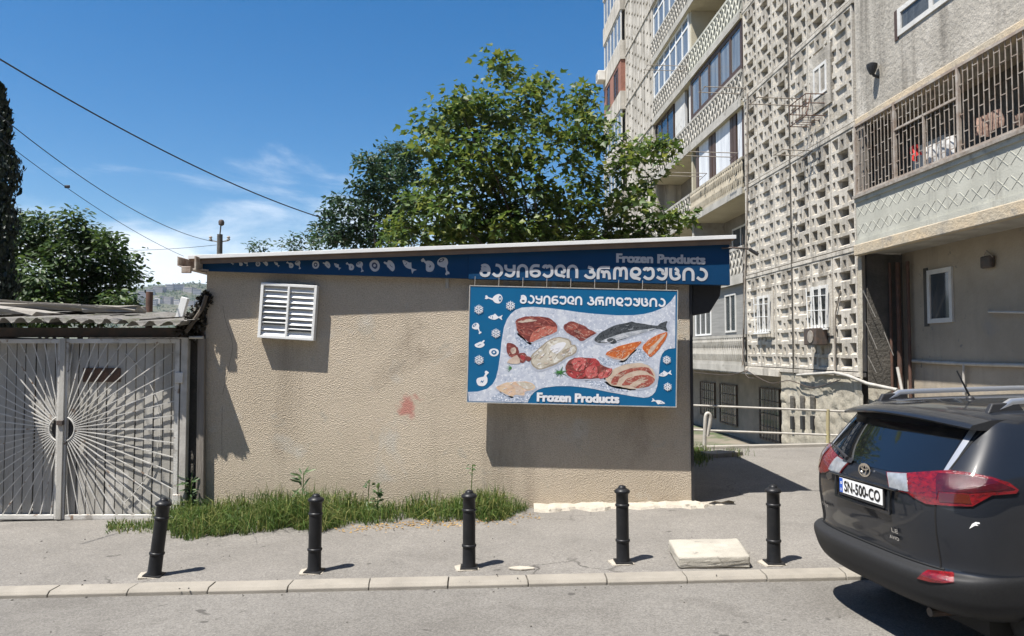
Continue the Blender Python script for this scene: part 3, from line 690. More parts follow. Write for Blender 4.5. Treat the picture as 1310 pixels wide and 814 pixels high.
pic('fillet_print', [(r1([(205, 690), (260, 662), (340, 652), (420, 655), (460, 682), (450, 705), (395, 718), (388, 742), (330, 738), (310, 748), (250, 722)]), 'fillet'), (r1([(300, 670), (350, 680), (390, 720), (340, 735), (330, 700)]), 'fat'), (r1([(340, 655), (420, 660), (450, 690), (400, 700)]), 'chick')], grain=[(0, 'fat', .1, 8, .07, .006), (0, 'ink_white', .2, 6, .05, .006)])
pic('sliced_beef_print', [(r4([(480, 432), (512, 411), (560, 425), (592, 446), (622, 460), (600, 475), (560, 496), (530, 480), (495, 460)]), 'beef'), (r4([(490, 436), (520, 420), (545, 430), (520, 450)]), 'bacon'), (r4([(545, 445), (590, 450), (610, 461), (565, 478)]), 'bacon')], grain=[(0, 'fat', -.5, 9, .06, .005), (0, 'beef', .9, 6, .08, .006)])
pic('diced_beef_print', [(r4([(492, 600), (520, 572), (560, 568), (620, 575), (645, 600), (690, 620), (680, 650), (620, 660), (540, 660), (495, 640)]), 'beef'), (r4([(515, 590), (545, 568), (580, 580), (578, 612), (540, 625)]), 'beef_hi'), (r4([(585, 575), (620, 573), (640, 600), (600, 612)]), 'beef_red'), (r4([(495, 620), (540, 630), (578, 625), (570, 655), (520, 658)]), 'beef_red'), (r4([(582, 612), (620, 605), (630, 640), (600, 660), (580, 645)]), 'beef_hi'), (r4([(635, 640), (690, 615), (680, 648), (640, 660)]), 'beef_hi')], grain=[(0, 'fat', .6, 14, .03, .004), (0, 'beef', 1.2, 12, .06, .008), (0, 'beef', -.1, 8, .06, .006)])
mb = MB()
for k in range(13):
    a = k * 2.4; c0 = r4([(465, 632)])[0]; l = .06 + .03 * (k % 3)
    d = Vector((math.cos(a), math.sin(a) * .7)); n = Vector((-d.y, d.x)) * .009
    c = Vector(c0); mb.prism([tuple(c - n), tuple(c + d * l), tuple(c + n)], .0024 + k * .0003, PM)
c0 = Vector(r4([(255, 612)])[0])
for k in range(5):
    d = Vector((math.cos(2.4 + k * .4), math.sin(2.4 + k * .4))); n = Vector((-d.y, d.x)) * .007; mb.prism([tuple(c0 - n), tuple(c0 + d * .07), tuple(c0 + n)], .0024 + k * .0003, PM)
mb.build('herb_print', M_['herb'], ps)
pic('salmon_print', [(r4([(614, 490), (630, 470), (650, 455), (700, 430), (760, 418), (820, 421), (880, 430), (902, 421), (930, 412), (924, 434), (930, 455), (897, 445), (850, 455), (780, 475), (720, 495), (660, 506), (630, 504)]), 'fish_dark'), (r4([(640, 500), (690, 478), (760, 458), (850, 445), (885, 441), (850, 454), (780, 474), (715, 494), (680, 503)]), 'fish_pale'), (r4([(668, 492), (690, 484), (712, 500), (690, 508)]), 'fish_dark'), (r4([(755, 418), (775, 412), (800, 420)]), 'fish_dark')], grain=[(1, 'ink_white', .25, 10, .08, .004), (0, 'fish_pale', .25, 8, .06, .003)])
pic('salmon_fillet_print', [(r4([(663, 556), (720, 520), (816, 499), (800, 525), (770, 555), (735, 582)]), 'salmon'), (r4([(663, 556), (735, 575), (770, 552), (740, 583)]), 'fat'), (r4([(824, 524), (860, 485), (925, 460), (927, 482), (897, 530), (862, 566), (845, 555)]), 'salmon'), (r4([(850, 540), (915, 470), (920, 474), (860, 552)]), 'fat')], grain=[(0, 'fat', .45, 12, .06, .004), (2, 'fat', .75, 10, .06, .004)])
pic('bacon_print', [(r4([(663, 662), (678, 632), (740, 602), (820, 594), (868, 622), (880, 668), (850, 695), (790, 705), (740, 698), (690, 688)]), 'bacon_fat'), (r4([(688, 680), (712, 642), (770, 618), (840, 612), (866, 634), (872, 650), (830, 626), (770, 634), (725, 660), (712, 686)]), 'bacon'), (r4([(735, 690), (758, 662), (810, 645), (860, 650), (878, 668), (850, 694), (800, 702), (770, 690)]), 'bacon'), (r4([(770, 690), (800, 670), (850, 665), (820, 680), (795, 695)]), 'bacon_fat')], grain=[(0, 'fat', .3, 10, .08, .006), (1, 'bacon_fat', .3, 6, .08, .004), (2, 'bacon_fat', .2, 9, .07, .006)])
for (a, b, w, h, kd, ro, fl) in [(632, 381.5, 22, 14, 'ham', 0, 0), (653.5, 390.5, 12.5, 12.5, 'flake', 0, 0), (613, 395.3, 12.5, 12.5, 'flake', 0, 0), (634.5, 405.5, 19, 11, 'fish', 0, 0), (611.5, 419.5, 15, 11, 'ham', 2.3, 0), (635, 426, 12.5, 12.5, 'flake', 0, 0), (614.5, 439.5, 13.5, 11, 'chicken', 0, 0), (632.5, 450.5, 12.5, 10, 'steak', 0, 0), (613.5, 460, 12.5, 12.5, 'flake', 0, 0), (617.5, 484, 19, 19, 'drum', .15, 0), (854, 461, 11, 11, 'flake', 0, 0), (852.5, 479, 17, 10, 'fish', .25, 0), (855.5, 495.5, 11, 11, 'flake', 0, 0), (843.5, 514.3, 18, 8, 'fish', 2.9, 0)]:
    u = S(a, b); put_icon(kd, ps, PM @ Matrix.Translation((u[0], u[1], 0)), w * PD / F, h * PD / F, M_['ink_white'], M_['blue'], ro)
sp_ = PD / F


def PMt(px, py): u = S(px, py); return PM @ Matrix.Translation((u[0], u[1], .0015))


# lettering
georgian('georgian_lettering', LINE_A, M_['ink_white'], ps, PMt(665, 388), 80.5 * sp_, 11.6 * sp_)
georgian('georgian_lettering', LINE_B, M_['ink_white'], ps, PMt(751, 390.4), 101 * sp_, 11.6 * sp_)
text_mesh('latin_lettering', 'Frozen Products', M_['ink_white'], ps, PMt(688.5, 513), 103.5 * sp_, 10.4 * sp_, bold=.0085)

# floodlight on an arm off the kiosk roof
p0 = atD(925, 319, 9.62)
fl = empty('floodlight', p0, label='small black floodlight on an arm at the right end of the kiosk roof', cat='floodlight')
mb = MB(); mb.tube([(0, .06, .02), (.12, 0, .02), (.36, -.03, .0)], .012); mb.build('arm', M_['iron'], fl)
mb = MB(); mb.bar((.33, -.02, .0), (.44, -.05, -.08), .1, .035); mb.build('lamp_head', M_['black'], fl, bevel=.008)

# ================================================================== GATE AND GARAGE (left)
GD = 9.70
M_['peel'] = mat('peeling_white_planks', (.46, .445, .41), (.33, .315, .28), 2.5, .75, .5, 16, stretch=(1, 1, .35), spots=[((.27, .25, .22), 7, .64, .72), ((.52, .5, .46), 3, .6, .66)], fine=(90, .15), bdist=.012)
M_['gate_frame'] = mat('gate_frame_paint', (.58, .565, .53), (.45, .435, .40), 4, .6, .3, 40, spots=[((.2, .13, .085), 9, .60, .68), ((.3, .28, .25), 4, .58, .68)])
gz = lambda py: atD(100, py, GD).z
gx = lambda px: atD(px, 549, GD).x
gate = empty('metal_gate', (gx(80), GD, gz(664)), label='white double gate with sunburst bars over peeling planks, left of the kiosk', cat='gate')
GO = gate.location
ZT, ZB, ZC = gz(434), gz(664), gz(549); XC = gx(80); XRt = gx(229); XLt = XC - (XRt - XC) * 1.0


def leaf(x0, x1, post_side):
    fr = MB(); w = .055
    for a in ((x0, x0 + w, ZB, ZT), (x1 - w, x1, ZB, ZT), (x0 + w, x1 - w, ZT - w, ZT), (x0 + w, x1 - w, ZB, ZB + w)):
        fr.box(a[0] - GO.x, a[1] - GO.x, -.025, .025, a[2] - GO.z, a[3] - GO.z)
    root = fr.build('gate_leaf', M_['gate_frame'], gate, bevel=.004)
    pl = MB(); xs = x0 + .03; rr = random.Random(int(abs(x0) * 100))
    while xs < x1 - .03:
        wd = rr.uniform(.105, .135); e = min(xs + wd, x1 - .03); dy = rr.uniform(0, .012)
        pl.box(xs - GO.x, e - .013 - GO.x, .05 + dy, .07 + dy, ZB - GO.z + .03, ZT - GO.z - .02); xs = e
    pl.build('plank_panel', M_['peel'], root, bevel=.004)
    sb = MB(); cx, cz = XC - GO.x, ZC - GO.z; a0, a1 = x0 + w - GO.x, x1 - w - GO.x; b0, b1 = ZB + w - GO.z, ZT - w - GO.z
    sgn = 1 if post_side < 0 else -1; n = 25
    for k in range(n):
        th = R(-84 + 168 * k / (n - 1)); dx, dz = sgn * math.cos(th), math.sin(th); ts = []
        tx = ((a1 if sgn > 0 else a0) - cx) / dx; ts.append(tx)
        if dz > 1e-6: ts.append((b1 - cz) / dz)
        if dz < -1e-6: ts.append((b0 - cz) / dz)
        t = min(ts); t0 = .165
        if cx + dx * t0 < a0 and sgn > 0: t0 = (a0 - cx) / dx
        if cx + dx * t0 > a1 and sgn < 0: t0 = (a1 - cx) / dx
        if t > t0: sb.bar((cx + dx * t0, -.012, cz + dz * t0), (cx + dx * t, -.012, cz + dz * t), .0115)
    sb.build('sunburst_bars', M_['gate_frame'], root)
    rg = MB(); a = np.linspace(-math.pi / 2, math.pi / 2, 20)
    rg.tube([(cx + sgn * (.165 * math.cos(t) + .0), -.014, cz + .165 * math.sin(t)) for t in a], .011)
    rg.tube([(cx + sgn * 1.25 * math.cos(t), .03, cz + 1.25 * math.sin(t)) for t in a if abs(math.sin(t)) * 1.25 < 1.05 and 1.25 * math.cos(t) < abs(XRt - XC) - .08], .006)
    rg.build('centre_ring', M_['gate_frame'], root)
    return root


lr = leaf(XC + .012, XRt, -1); ll = leaf(XLt, XC - .012, 1)
M_['rustplate'] = mat('brown_rust_plate', (.10, .055, .035), (.055, .035, .025), 12, .8, .3, 40)
q0, q1 = atD(104, 471, GD), atD(152, 489, GD); mb = MB(); mb.box(q0.x - GO.x, q1.x - GO.x, .036, .048, q1.z - GO.z, q0.z - GO.z); mb.build('rusty_plate', M_['rustplate'], lr, bevel=.004)
mb = MB(); mb.lathe([(.0, 0), (.15, 0), (.15, .01), (0, .01)], 28, (0, .026, ZC - GO.z), Matrix.Rotation(R(90), 4, 'X')); mb.build('dark_hole_disc', M_['black'], gate)  # black disc, the darkness of the hole put into its colour
mb = MB(); mb.box(-.04, .04, -.075, -.027, ZC - GO.z + .055, ZC - GO.z + .115); mb.build('lock_box', M_['iron'], gate, bevel=.006)
mb = MB(); mb.box(-.035, .035, -.05, -.026, ZB - GO.z, ZT - GO.z + .01); mb.build('centre_post', M_['peel'], gate, bevel=.005)
mb = MB(); mb.box(XRt + .02 - GO.x, XRt + .105 - GO.x, -.03, .06, ZB - GO.z - .04, ZT - GO.z + .02); mb.build('hinge_post', M_['pipe'], gate, bevel=.006)
mb = MB()
for zz in (ZT - .5, ZB + .25): mb.box(XRt - .05 - GO.x, XRt + .06 - GO.x, -.05, -.03, zz - GO.z - .07, zz - GO.z + .07)
mb.build('hinge', M_['gate_frame'], gate, bevel=.01)
mb = MB(); mb.box(XLt - .1 - GO.x, XLt - .02 - GO.x, -.03, .06, ZB - GO.z - .04, ZT - GO.z + .02); mb.build('hinge_post', M_['pipe'], gate, bevel=.006)
# garage behind the gate
M_['asbestos'] = mat('corrugated_asbestos', (.24, .225, .205), (.16, .152, .138), 3, .92, .5, 40, spots=[((.12, .125, .085), 4, .52, .66), ((.1, .085, .06), 9, .58, .68)], fine=(60, .3), bdist=.02)
gar = empty('garage', (gx(80), 10, -.2), label='low garage with a broken corrugated roof behind the white sunburst gate', cat='garage'); AO = gar.location
mb = MB(); y0 = 9.9
mb.box(XLt - .2 - AO.x, XLt - .1 - AO.x, 0, 3.2, -.2, 2.4); mb.box(XRt + .12 - AO.x, XRt + .2 - AO.x, .0, 3.2, -.2, 2.35); mb.box(XLt - .1 - AO.x, XRt + .12 - AO.x, 3.1, 3.2, -.2, 2.5)
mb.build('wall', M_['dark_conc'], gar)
mb = MB(); zt = atD(100, 427, 9.8).z; mb.box(XLt - .2 - AO.x, XRt + .25 - AO.x, -.18, .1, ZT + .03 - AO.z, zt + .08 - AO.z); mb.build('lintel', M_['iron'], gar)
rz0 = atD(100, 412, 9.4).z


def corr(xa, xb, yf, yb, z0, rise, seed, jag=.03):
    rr = random.Random(seed); vs = []; fs = []; n = int((xb - xa) / .0215); rows = 4; am = .030
    for th in (0, 1):
        for j in range(rows + 1):
            for i in range(n + 1):
                x = xa + (xb - xa) * i / n; t = j / rows
                y = yf + (yb - yf) * t + (rr.uniform(-jag, jag) if j == 0 and th == 0 else 0)
                ph = math.cos(2 * math.pi * x / .215); z = z0 + rise * (y - yf) + am * (abs(ph) ** .7 * (1 if ph > 0 else -1)) - th * .012 + .02 * math.sin(x * 1.3 + seed)
                vs.append((x, y, z))
    m = n + 1; o = m * (rows + 1)
    for th in (0, 1):
        for j in range(rows):
            for i in range(n):
                f = (th * o + j * m + i, th * o + j * m + i + 1, th * o + (j + 1) * m + i + 1, th * o + (j + 1) * m + i); fs.append(f if th == 0 else f[::-1])
    for i in range(n): fs.append((i, o + i, o + i + 1, i + 1))
    mb = MB(); mb.add(vs, fs); return mb


xa = gx(-95) - AO.x; xs1 = gx(-8) - AO.x; xs2 = gx(62) - AO.x; xs3 = gx(180) - AO.x; xs4 = gx(252) - AO.x
corr(xa, xs1 + .02, GD - .66 - 10, 2.6, rz0 + .03 - AO.z, .075, 1).build('roof_sheet', M_['asbestos'], gar, smooth=True, angle=40)
corr(xs1 - .03, xs2 + .05, GD - .22 - 10, 2.6, rz0 + .01 - AO.z, .075, 2).build('roof_sheet', M_['asbestos'], gar, smooth=True, angle=40)
corr(xs2, xs3 + .04, GD - .19 - 10, 2.6, rz0 - AO.z + .03, .075, 3).build('roof_sheet', M_['asbestos'], gar, smooth=True, angle=40)
corr(xs3 - .02, xs4, GD - .36 - 10, 2.6, rz0 - AO.z - .005, .075, 4).build('roof_sheet', M_['asbestos'], gar, smooth=True, angle=40)
# loose things lying on the garage roof
rr = random.Random(8)
def rubble(name, px, py, D, w, d, h, label, cat, m, rot=0, group=None, tiltx=0):
    p = atD(px, py, D); o = empty(name, p, (0, 0, rot), label, cat, group); bm = bmesh.new(); bmesh.ops.create_cube(bm, size=1)
    bmesh.ops.subdivide_edges(bm, edges=bm.edges[:], cuts=2, use_grid_fill=True)
    for v in bm.verts: v.co = Vector((v.co.x * w, v.co.y * d, v.co.z * h)) + Vector((rr.uniform(-1, 1) * .035 * w, rr.uniform(-1, 1) * .05 * d, rr.uniform(-1, 1) * .1 * h))
    me = bpy.data.meshes.new(name); bm.to_mesh(me); bm.free(); me.materials.append(m); bpy.data.objects.remove(o)
    o = bpy.data.objects.new(name, me); COL.objects.link(o); o.location = p; o.rotation_euler = (0, tiltx, rot); return tag(o, label, cat, group)


rubble('concrete_slab', 40, 391, 11.4, 1.9, .8, .10, 'wide grey concrete slab lying at the back of the garage roof, under the cypress', 'concrete slab', M_['concrete'], .1, tiltx=.05)
rubble('concrete_slab', 20, 402, 10.6, 1.1, .7, .16, 'weathered lumpy slab at the left front of the garage roof', 'concrete slab', M_['concrete'], -.1, tiltx=.12)
rubble('concrete_block', 146, 396, 10.9, .75, .4, .10, 'short grey block on the garage roof in front of the leafy tree', 'concrete block', M_['concrete'], .1)
mb = MB(); p = atD(229, 402, 10.8); mb.bar((0, 0, -.1), (.09, 0, .24), .07, .1)
o = mb.build('white_board', M_['white'], None, bevel=.006); o.location = p; tag(o, 'short white board leaning up on the garage roof near the kiosk', 'board')
mb = MB(); p = atD(191, 388, 12.5); mb.tube([(0, 0, -.5), (0, 0, .19)], .055, 12); o = mb.build('vent_pipe', M_['rust'], None, smooth=True, angle=40); o.location = p; tag(o, 'stubby dark brown vent pipe standing behind the garage roof', 'pipe')
# dark timber post, stub pipe and dead vine at the corner of kiosk and gate
p = atD(257, 655, 9.775); mb = MB(); mb.hexa([(-.055, -.04, -.05), (.05, -.04, -.05), (.05, .04, -.05), (-.055, .04, -.05), (-.07, -.04, 2.25), (.02, -.04, 2.25), (.02, .04, 2.25), (-.07, .04, 2.25)])
M_['oldwood'] = mat('grey_old_timber', (.23, .205, .175), (.15, .13, .11), 3, .85, .6, 14, stretch=(6, 6, .4))
o = mb.build('timber_post', M_['oldwood'], None, bevel=.008); o.location = p; tag(o, 'weathered grey timber post against the left corner of the kiosk', 'post')
p = atD(243, 660, 9.86); mb = MB(); mb.box(-.10, .12, 0, .1, 0, 2.3); o = mb.build('dark_gap_sheet', M_['dark_conc'], None, bevel=.01); o.location = p; tag(o, 'narrow dark sheet standing in for the shaded gap between gate post and kiosk', 'panel')  # dark sheet, the shade of the gap put into its colour
p = atD(240, 432, 9.6); mb = MB(); mb.tube([(0, .05, 0), (.18, .05, .003)], .018, 10); o = mb.build('stub_pipe', M_['pipe'], None, smooth=True, angle=40); o.location = p; tag(o, 'short pale pipe stub poking out beside the gate hinge post', 'pipe')

# ================================================================== STREET FURNITURE
boll = empty('bollard', label='', cat='bollard', group='black bollards along the kerb')
mb = MB(); mb.box(-.082, .082, -.082, .082, -.02, .022); mb.build('base_plate', M_['bollard'], boll, bevel=.006)
prof = [(.070, .0), (.070, .03), (.0625, .045), (.0610, .20)]
prof += [(.0685, .205), (.0705, .214), (.0685, .223), (.0605, .228), (.0595, .535), (.0665, .54), (.0685, .548), (.0665, .556), (.0590, .562), (.0585, .655), (.064, .66), (.074, .668), (.0755, .678), (.073, .688), (.050, .704), (.040, .708), (.036, .722), (.024, .733), (.0, .737)]
mb = MB(); mb.lathe(prof, 36); mb.build('post', M_['bollard'], boll, smooth=True, angle=50)
mb = MB(); rr = random.Random(4)
pp = [(.13 * (1 + .25 * rr.uniform(-1, 1)) * math.cos(a), .115 * (1 + .25 * rr.uniform(-1, 1)) * math.sin(a)) for a in np.linspace(0, 2 * math.pi, 12, endpoint=False)]
mb.prism(pp, .02, Matrix.Translation((-.025, 0, -.012))); mb.build('mortar_footing', M_['footing'], boll)
for i, (px, py, tx, lb) in enumerate([(197, 737, 6.2, 'black bollard leaning to the right in front of the white sunburst gate'), (402, 732, .8, 'black bollard in front of the tall grass below the louvred vent'),
                                      (600, 727, 0, 'black bollard in front of the left edge of the meat poster'), (797, 720, -.4, 'black bollard just left of the loose concrete slab'), (990, 721, .3, 'black bollard between the loose concrete slab and the parked car')]):
    o = boll if i == 0 else copy_tree(boll)
    p = onG(px, py); o.location = (p.x, p.y, p.z + .0); o.rotation_euler = (0, R(tx), R(rr.uniform(-6, 6))); o['label'] = lb
# loose slab
h = .115; T = [onG(a, b, h) for a, b in ((868, 712), (960, 711.5), (944, 688.5), (855, 690))]
c = sum(T, Vector()) / 4; c.z = G(c.x); vs = []
for q in T: vs.append(Vector((q.x, q.y, G(q.x) + .004)) - c)
for q in T: vs.append(q - c)
bm = bmesh.new(); V = [bm.verts.new(v) for v in vs]
for f in [(0, 3, 2, 1), (4, 5, 6, 7), (0, 1, 5, 4), (1, 2, 6, 5), (2, 3, 7, 6), (3, 0, 4, 7)]: bm.faces.new([V[i] for i in f])
bmesh.ops.bevel(bm, geom=bm.edges[:], offset=.022, segments=3, affect='EDGES', profile=.6)
bmesh.ops.triangulate(bm, faces=[f for f in bm.faces if len(f.verts) > 4]); bmesh.ops.subdivide_edges(bm, edges=[e for e in bm.edges if e.calc_length() > .06], cuts=5, use_grid_fill=True)
rr = random.Random(12)
for v in bm.verts: v.co += Vector((rr.uniform(-1, 1), rr.uniform(-1, 1), rr.uniform(-.7, .7))) * .0045
me = bpy.data.meshes.new('loose_slab'); bm.to_mesh(me); bm.free(); me.materials.append(M_['slab']); o = bpy.data.objects.new('loose_slab', me); COL.objects.link(o); o.location = c
me.polygons.foreach_set('use_smooth', [True] * len(me.polygons)); me.set_sharp_from_angle(angle=R(50))
tag(o, 'loose pale concrete slab lying on the pavement between two bollards', 'concrete slab')
for px, py, s, lb in ((668, 728, 1.0, 'flat whitish mortar scrap on the kerb edge right of the middle bollard'),):
    p = onG(px, py, .004); pp = [(.13 * s * math.cos(a) * rr.uniform(.6, 1.1), .06 * s * math.sin(a) * rr.uniform(.6, 1.1)) for a in np.linspace(0, 6.28, 11, endpoint=False)]
    o = MB().prism(pp, .012, Matrix.Identity(4)).build('mortar_scrap', M_['footing'], None); o.location = p; tag(o, lb, 'mortar scrap')

# ================================================================== APARTMENT BLOCK
FA = 8.47; FR = math.atan(55 / F)
apt = empty('apartment_building', (FA, 0, 0), (0, 0, FR), 'tall old apartment block with pierced concrete panels and balconies, right of the kiosk', 'building')
fz = lambda k: 1.5 + 2.75 * k
AM = Matrix.Translation((FA, 0, 0)) @ Matrix.Rotation(FR, 4, 'Z')


def onF(px, py, d=0.0):                          # photo point -> (t, z) on the facade plane at inset d
    r = ray(px, py); n = (AM.to_3x3() @ Vector((1, 0, 0))); o = AM @ Vector((d, 0, 0)); c0 = Vector((0, 0, CAMH))
    k = (o - c0).dot(n) / r.dot(n); q = AM.inverted() @ (c0 + r * k); return q.y, q.z


def relief(xs, zs, solid, depth, m, name, front=0.0):
    """heightfield panel in (t,z); front face at d=front, holes sunk by depth"""
    mb = MB(); nx, nz = len(xs) - 1, len(zs) - 1
    H = lambda i, j: None if (i < 0 or j < 0 or i >= nx or j >= nz) else (front if solid(i, j) else front + depth)
    for i in range(nx):
        for j in range(nz):
            d = H(i, j); a, b, c, e = xs[i], xs[i + 1], zs[j], zs[j + 1]
            mb.add([(d, a, c), (d, a, e), (d, b, e), (d, b, c)], [(0, 1, 2, 3)])
            for (di, dj, q) in ((1, 0, ((b, c), (b, e))), (0, 1, ((a, e), (b, e)))):
                d2 = H(i + di, j + dj)
                if d2 is not None and abs(d2 - d) > 1e-6:
                    (t0, z0), (t1, z1) = q; mb.add([(d, t0, z0), (d2, t0, z0), (d2, t1, z1), (d, t1, z1)], [(0, 1, 2, 3)])
    back = front + max(.2, depth + .02); x0, x1, z0, z1 = xs[0], xs[-1], zs[0], zs[-1]
    f = front
    mb.add([(f, x0, z0), (back, x0, z0), (back, x0, z1), (f, x0, z1)], [(0, 1, 2, 3)]); mb.add([(f, x1, z0), (back, x1, z0), (back, x1, z1), (f, x1, z1)], [(0, 1, 2, 3)])
    mb.add([(f, x0, z1), (back, x0, z1), (back, x1, z1), (f, x1, z1)], [(0, 1, 2, 3)]); mb.add([(f, x0, z0), (back, x0, z0), (back, x1, z0), (f, x1, z0)], [(0, 1, 2, 3)])
    return mb.build(name, m, None)


def abox(name, m, d0, d1, t0, t1, z0, z1, parent=None, bevel=0):
    return MB().box(d0, d1, t0, t1, z0, z1).build(name, m, parent or apt, bevel=bevel)


# cores
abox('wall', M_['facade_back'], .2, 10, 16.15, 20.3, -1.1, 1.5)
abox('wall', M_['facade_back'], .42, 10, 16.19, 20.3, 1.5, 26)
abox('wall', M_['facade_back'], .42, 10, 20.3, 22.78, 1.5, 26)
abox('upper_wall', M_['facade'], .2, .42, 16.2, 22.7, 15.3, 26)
abox('wall', M_['pale_wall'], .95, 10, 3, 16.15, -1.1, 26)
abox('wall', M_['facade_back'], 1.25, 10, 22.78, 33.9, 1.3, 26)
abox('wall', M_['facade_back'], 1.2, 10, 20.3, 34, -1.1, 1.4)
abox('wall', M_['facade'], .12, 10, 33.9, 39.8, -1.1, 26)
abox('wall', M_['facade'], .0, 10, 39.8, 45, -1.1, 26)
# lattice panels
W = 1.083; RH = .325
xs = [.014, .10, .29, .34, .74, .79, .98, W - .014]; zs = []
for r in range(8): zs += [r * RH + .02, r * RH + .06, r * RH + .285]
zs += [8 * RH + .02, 2.70]


def lat(i, j):
    r, q = divmod(j, 3)
    if r >= 8 or q != 1: return True
    if r % 2 == 0: return not (2 <= i <= 4)
    return not (i in (1, 2) or i in (4, 5))


def lat_top(i, j):
    r, q = divmod(j, 3)
    if j == len(zs) - 2: return i % 2 == 0
    return lat(i, j)




def pierced(name, holes, w, h, depth, back, ins, m):
    """panel with rectangular pockets that narrow towards the back; holes = (t0, t1, z0, z1)"""
    xs_ = sorted({.014, w - .014} | {v for q in holes for v in q[:2]}); zs_ = sorted({.02, h - .05} | {v for q in holes for v in q[2:]}); mb = MB(); f = -.02
    inside = lambda x, z: any(a < x < b and c < z < e for a, b, c, e in holes)
    for j in range(len(zs_) - 1):
        for i in range(len(xs_) - 1):
            if not inside((xs_[i] + xs_[i + 1]) / 2, (zs_[j] + zs_[j + 1]) / 2):
                mb.add([(f, xs_[i], zs_[j]), (f, xs_[i], zs_[j + 1]), (f, xs_[i + 1], zs_[j + 1]), (f, xs_[i + 1], zs_[j])], [(0, 1, 2, 3)])
    for a, b, c, e in holes:
        s, lo, hi = ins; mb.add([(f, a, c), (f, b, c), (f, b, e), (f, a, e), (f + depth, a + s, c + lo), (f + depth, b - s, c + lo), (f + depth, b - s, e - hi), (f + depth, a + s, e - hi)], [(0, 1, 5, 4), (1, 2, 6, 5), (2, 3, 7, 6), (3, 0, 4, 7)])
        if back > depth: mb.add([(f + depth, a + s, c + lo), (f + depth, b - s, c + lo), (f + depth, b - s, e - hi), (f + depth, a + s, e - hi), (f + back, a + s, c + lo), (f + back, b - s, c + lo), (f + back, b - s, e - hi), (f + back, a + s, e - hi)], [(0, 1, 5, 4), (1, 2, 6, 5), (2, 3, 7, 6), (3, 0, 4, 7), (4, 5, 6, 7)])
        else: mb.add([(f + depth, a + s, c + lo), (f + depth, b - s, c + lo), (f + depth, b - s, e - hi), (f + depth, a + s, e - hi)], [(0, 1, 2, 3)])
    x0, x1, z0, z1 = xs_[0], xs_[-1], zs_[0], zs_[-1]; bk = .38
    mb.add([(f, x0, z0), (f, x1, z0), (f, x1, z1), (f, x0, z1), (bk, x0, z0), (bk, x1, z0), (bk, x1, z1), (bk, x0, z1)], [(0, 1, 5, 4), (1, 2, 6, 5), (2, 3, 7, 6), (3, 0, 4, 7)])
    return mb.build(name, m, None)


H8 = []
for r in range(8):
    z0 = r * RH
    H8 += [(.28, .80, z0 + .055, z0 + .285)] if r % 2 == 0 else [(.08, .36, z0 + .04, z0 + .30), (.72, 1.0, z0 + .04, z0 + .30)]
    if r % 2 == 0: H8 += [(.06, .20, z0 + .10, z0 + .30), (.88, 1.02, z0 + .10, z0 + .30)]
    else: H8 += [(.47, .61, z0 + .03, z0 + .22)]
H8 = [(a, b, c + .02, e + .02) for a, b, c, e in H8]
deep = pierced('pierced_panel', H8, W, 2.75, .10, .30, (.035, .055, .01), M_['facade'])
fill = pierced('pierced_panel', H8, W, 2.75, .05, .05, (.03, .03, .012), M_['facade'])
used = {}
for k in range(5):
    for c in range(6):
        dp = {0: c == 0, 1: c <= 2, 2: c >= 3, 3: True, 4: True}[k]; src = deep if dp else fill
        if used.get(dp): o = src.copy(); COL.objects.link(o)
        else: o = src; used[dp] = 1
        o.parent = apt; o.location = (0, 16.2 + c * W, fz(k) + .03)
    abox('floor_band', M_['facade'], -.035, .12, 16.16, 22.75, fz(k) - .07, fz(k) + .025, bevel=.008)
abox('upper_wall', M_['facade'], 0, .2, 16.2, 22.7, fz(5), 26)
abox('expansion_joint', M_['dark_conc'], -.05, .1, 19.42, 19.46, 1.4, fz(5))
# far pattern wall
xs3 = [.03]; 
for i in range(9): xs3 += [.03 + i * .645 + .17, .03 + i * .645 + .47]
xs3 += [5.87]; zs3 = []
for r in range(8): zs3 += [r * .33 + .03, r * .33 + .10, r * .33 + .25]
zs3 += [2.69]
pat = relief(xs3, zs3, lambda i, j: not (i % 2 == 1 and j % 3 == 1 and ((i // 2) + (j // 3)) % 2 == 0), .05, M_['facade'], 'pierced_panel', -.02)
for k in range(9):
    o = pat if k == 0 else pat.copy()
    if k: COL.objects.link(o)
    o.parent = apt; o.location = (0, 33.93, fz(k) + .02)
    abox('floor_band', M_['facade'], -.06, .1, 33.9, 39.8, fz(k) - .08, fz(k) + .0)


def glaze(d, t0, t1, z0, z1, n, fm, gm, rows=(1,), fw=.06, parent=None, name='window'):
    mb = MB(); 
    mb.box(d, d + .07, t0, t0 + fw, z0, z1); mb.box(d, d + .07, t1 - fw, t1, z0, z1); mb.box(d + .002, d + .068, t0 + fw, t1 - fw, z0, z0 + fw); mb.box(d + .002, d + .068, t0 + fw, t1 - fw, z1 - fw, z1)
    for i in range(1, n):
        t = t0 + (t1 - t0) * i / n; mb.box(d + .004, d + .066, t - fw / 2, t + fw / 2, z0 + fw, z1 - fw)
    if rows and rows[0] < 1:
        z = z0 + (z1 - z0) * rows[0]; mb.box(d + .008, d + .06, t0 + fw, t1 - fw, z - fw / 2, z + fw / 2)
    o = mb.build(name, fm, parent or apt)
    MB().box(d + .03, d + .04, t0 + fw * .6, t1 - fw * .6, z0 + fw * .6, z1 - fw * .6).build('pane', gm, o)
    return o


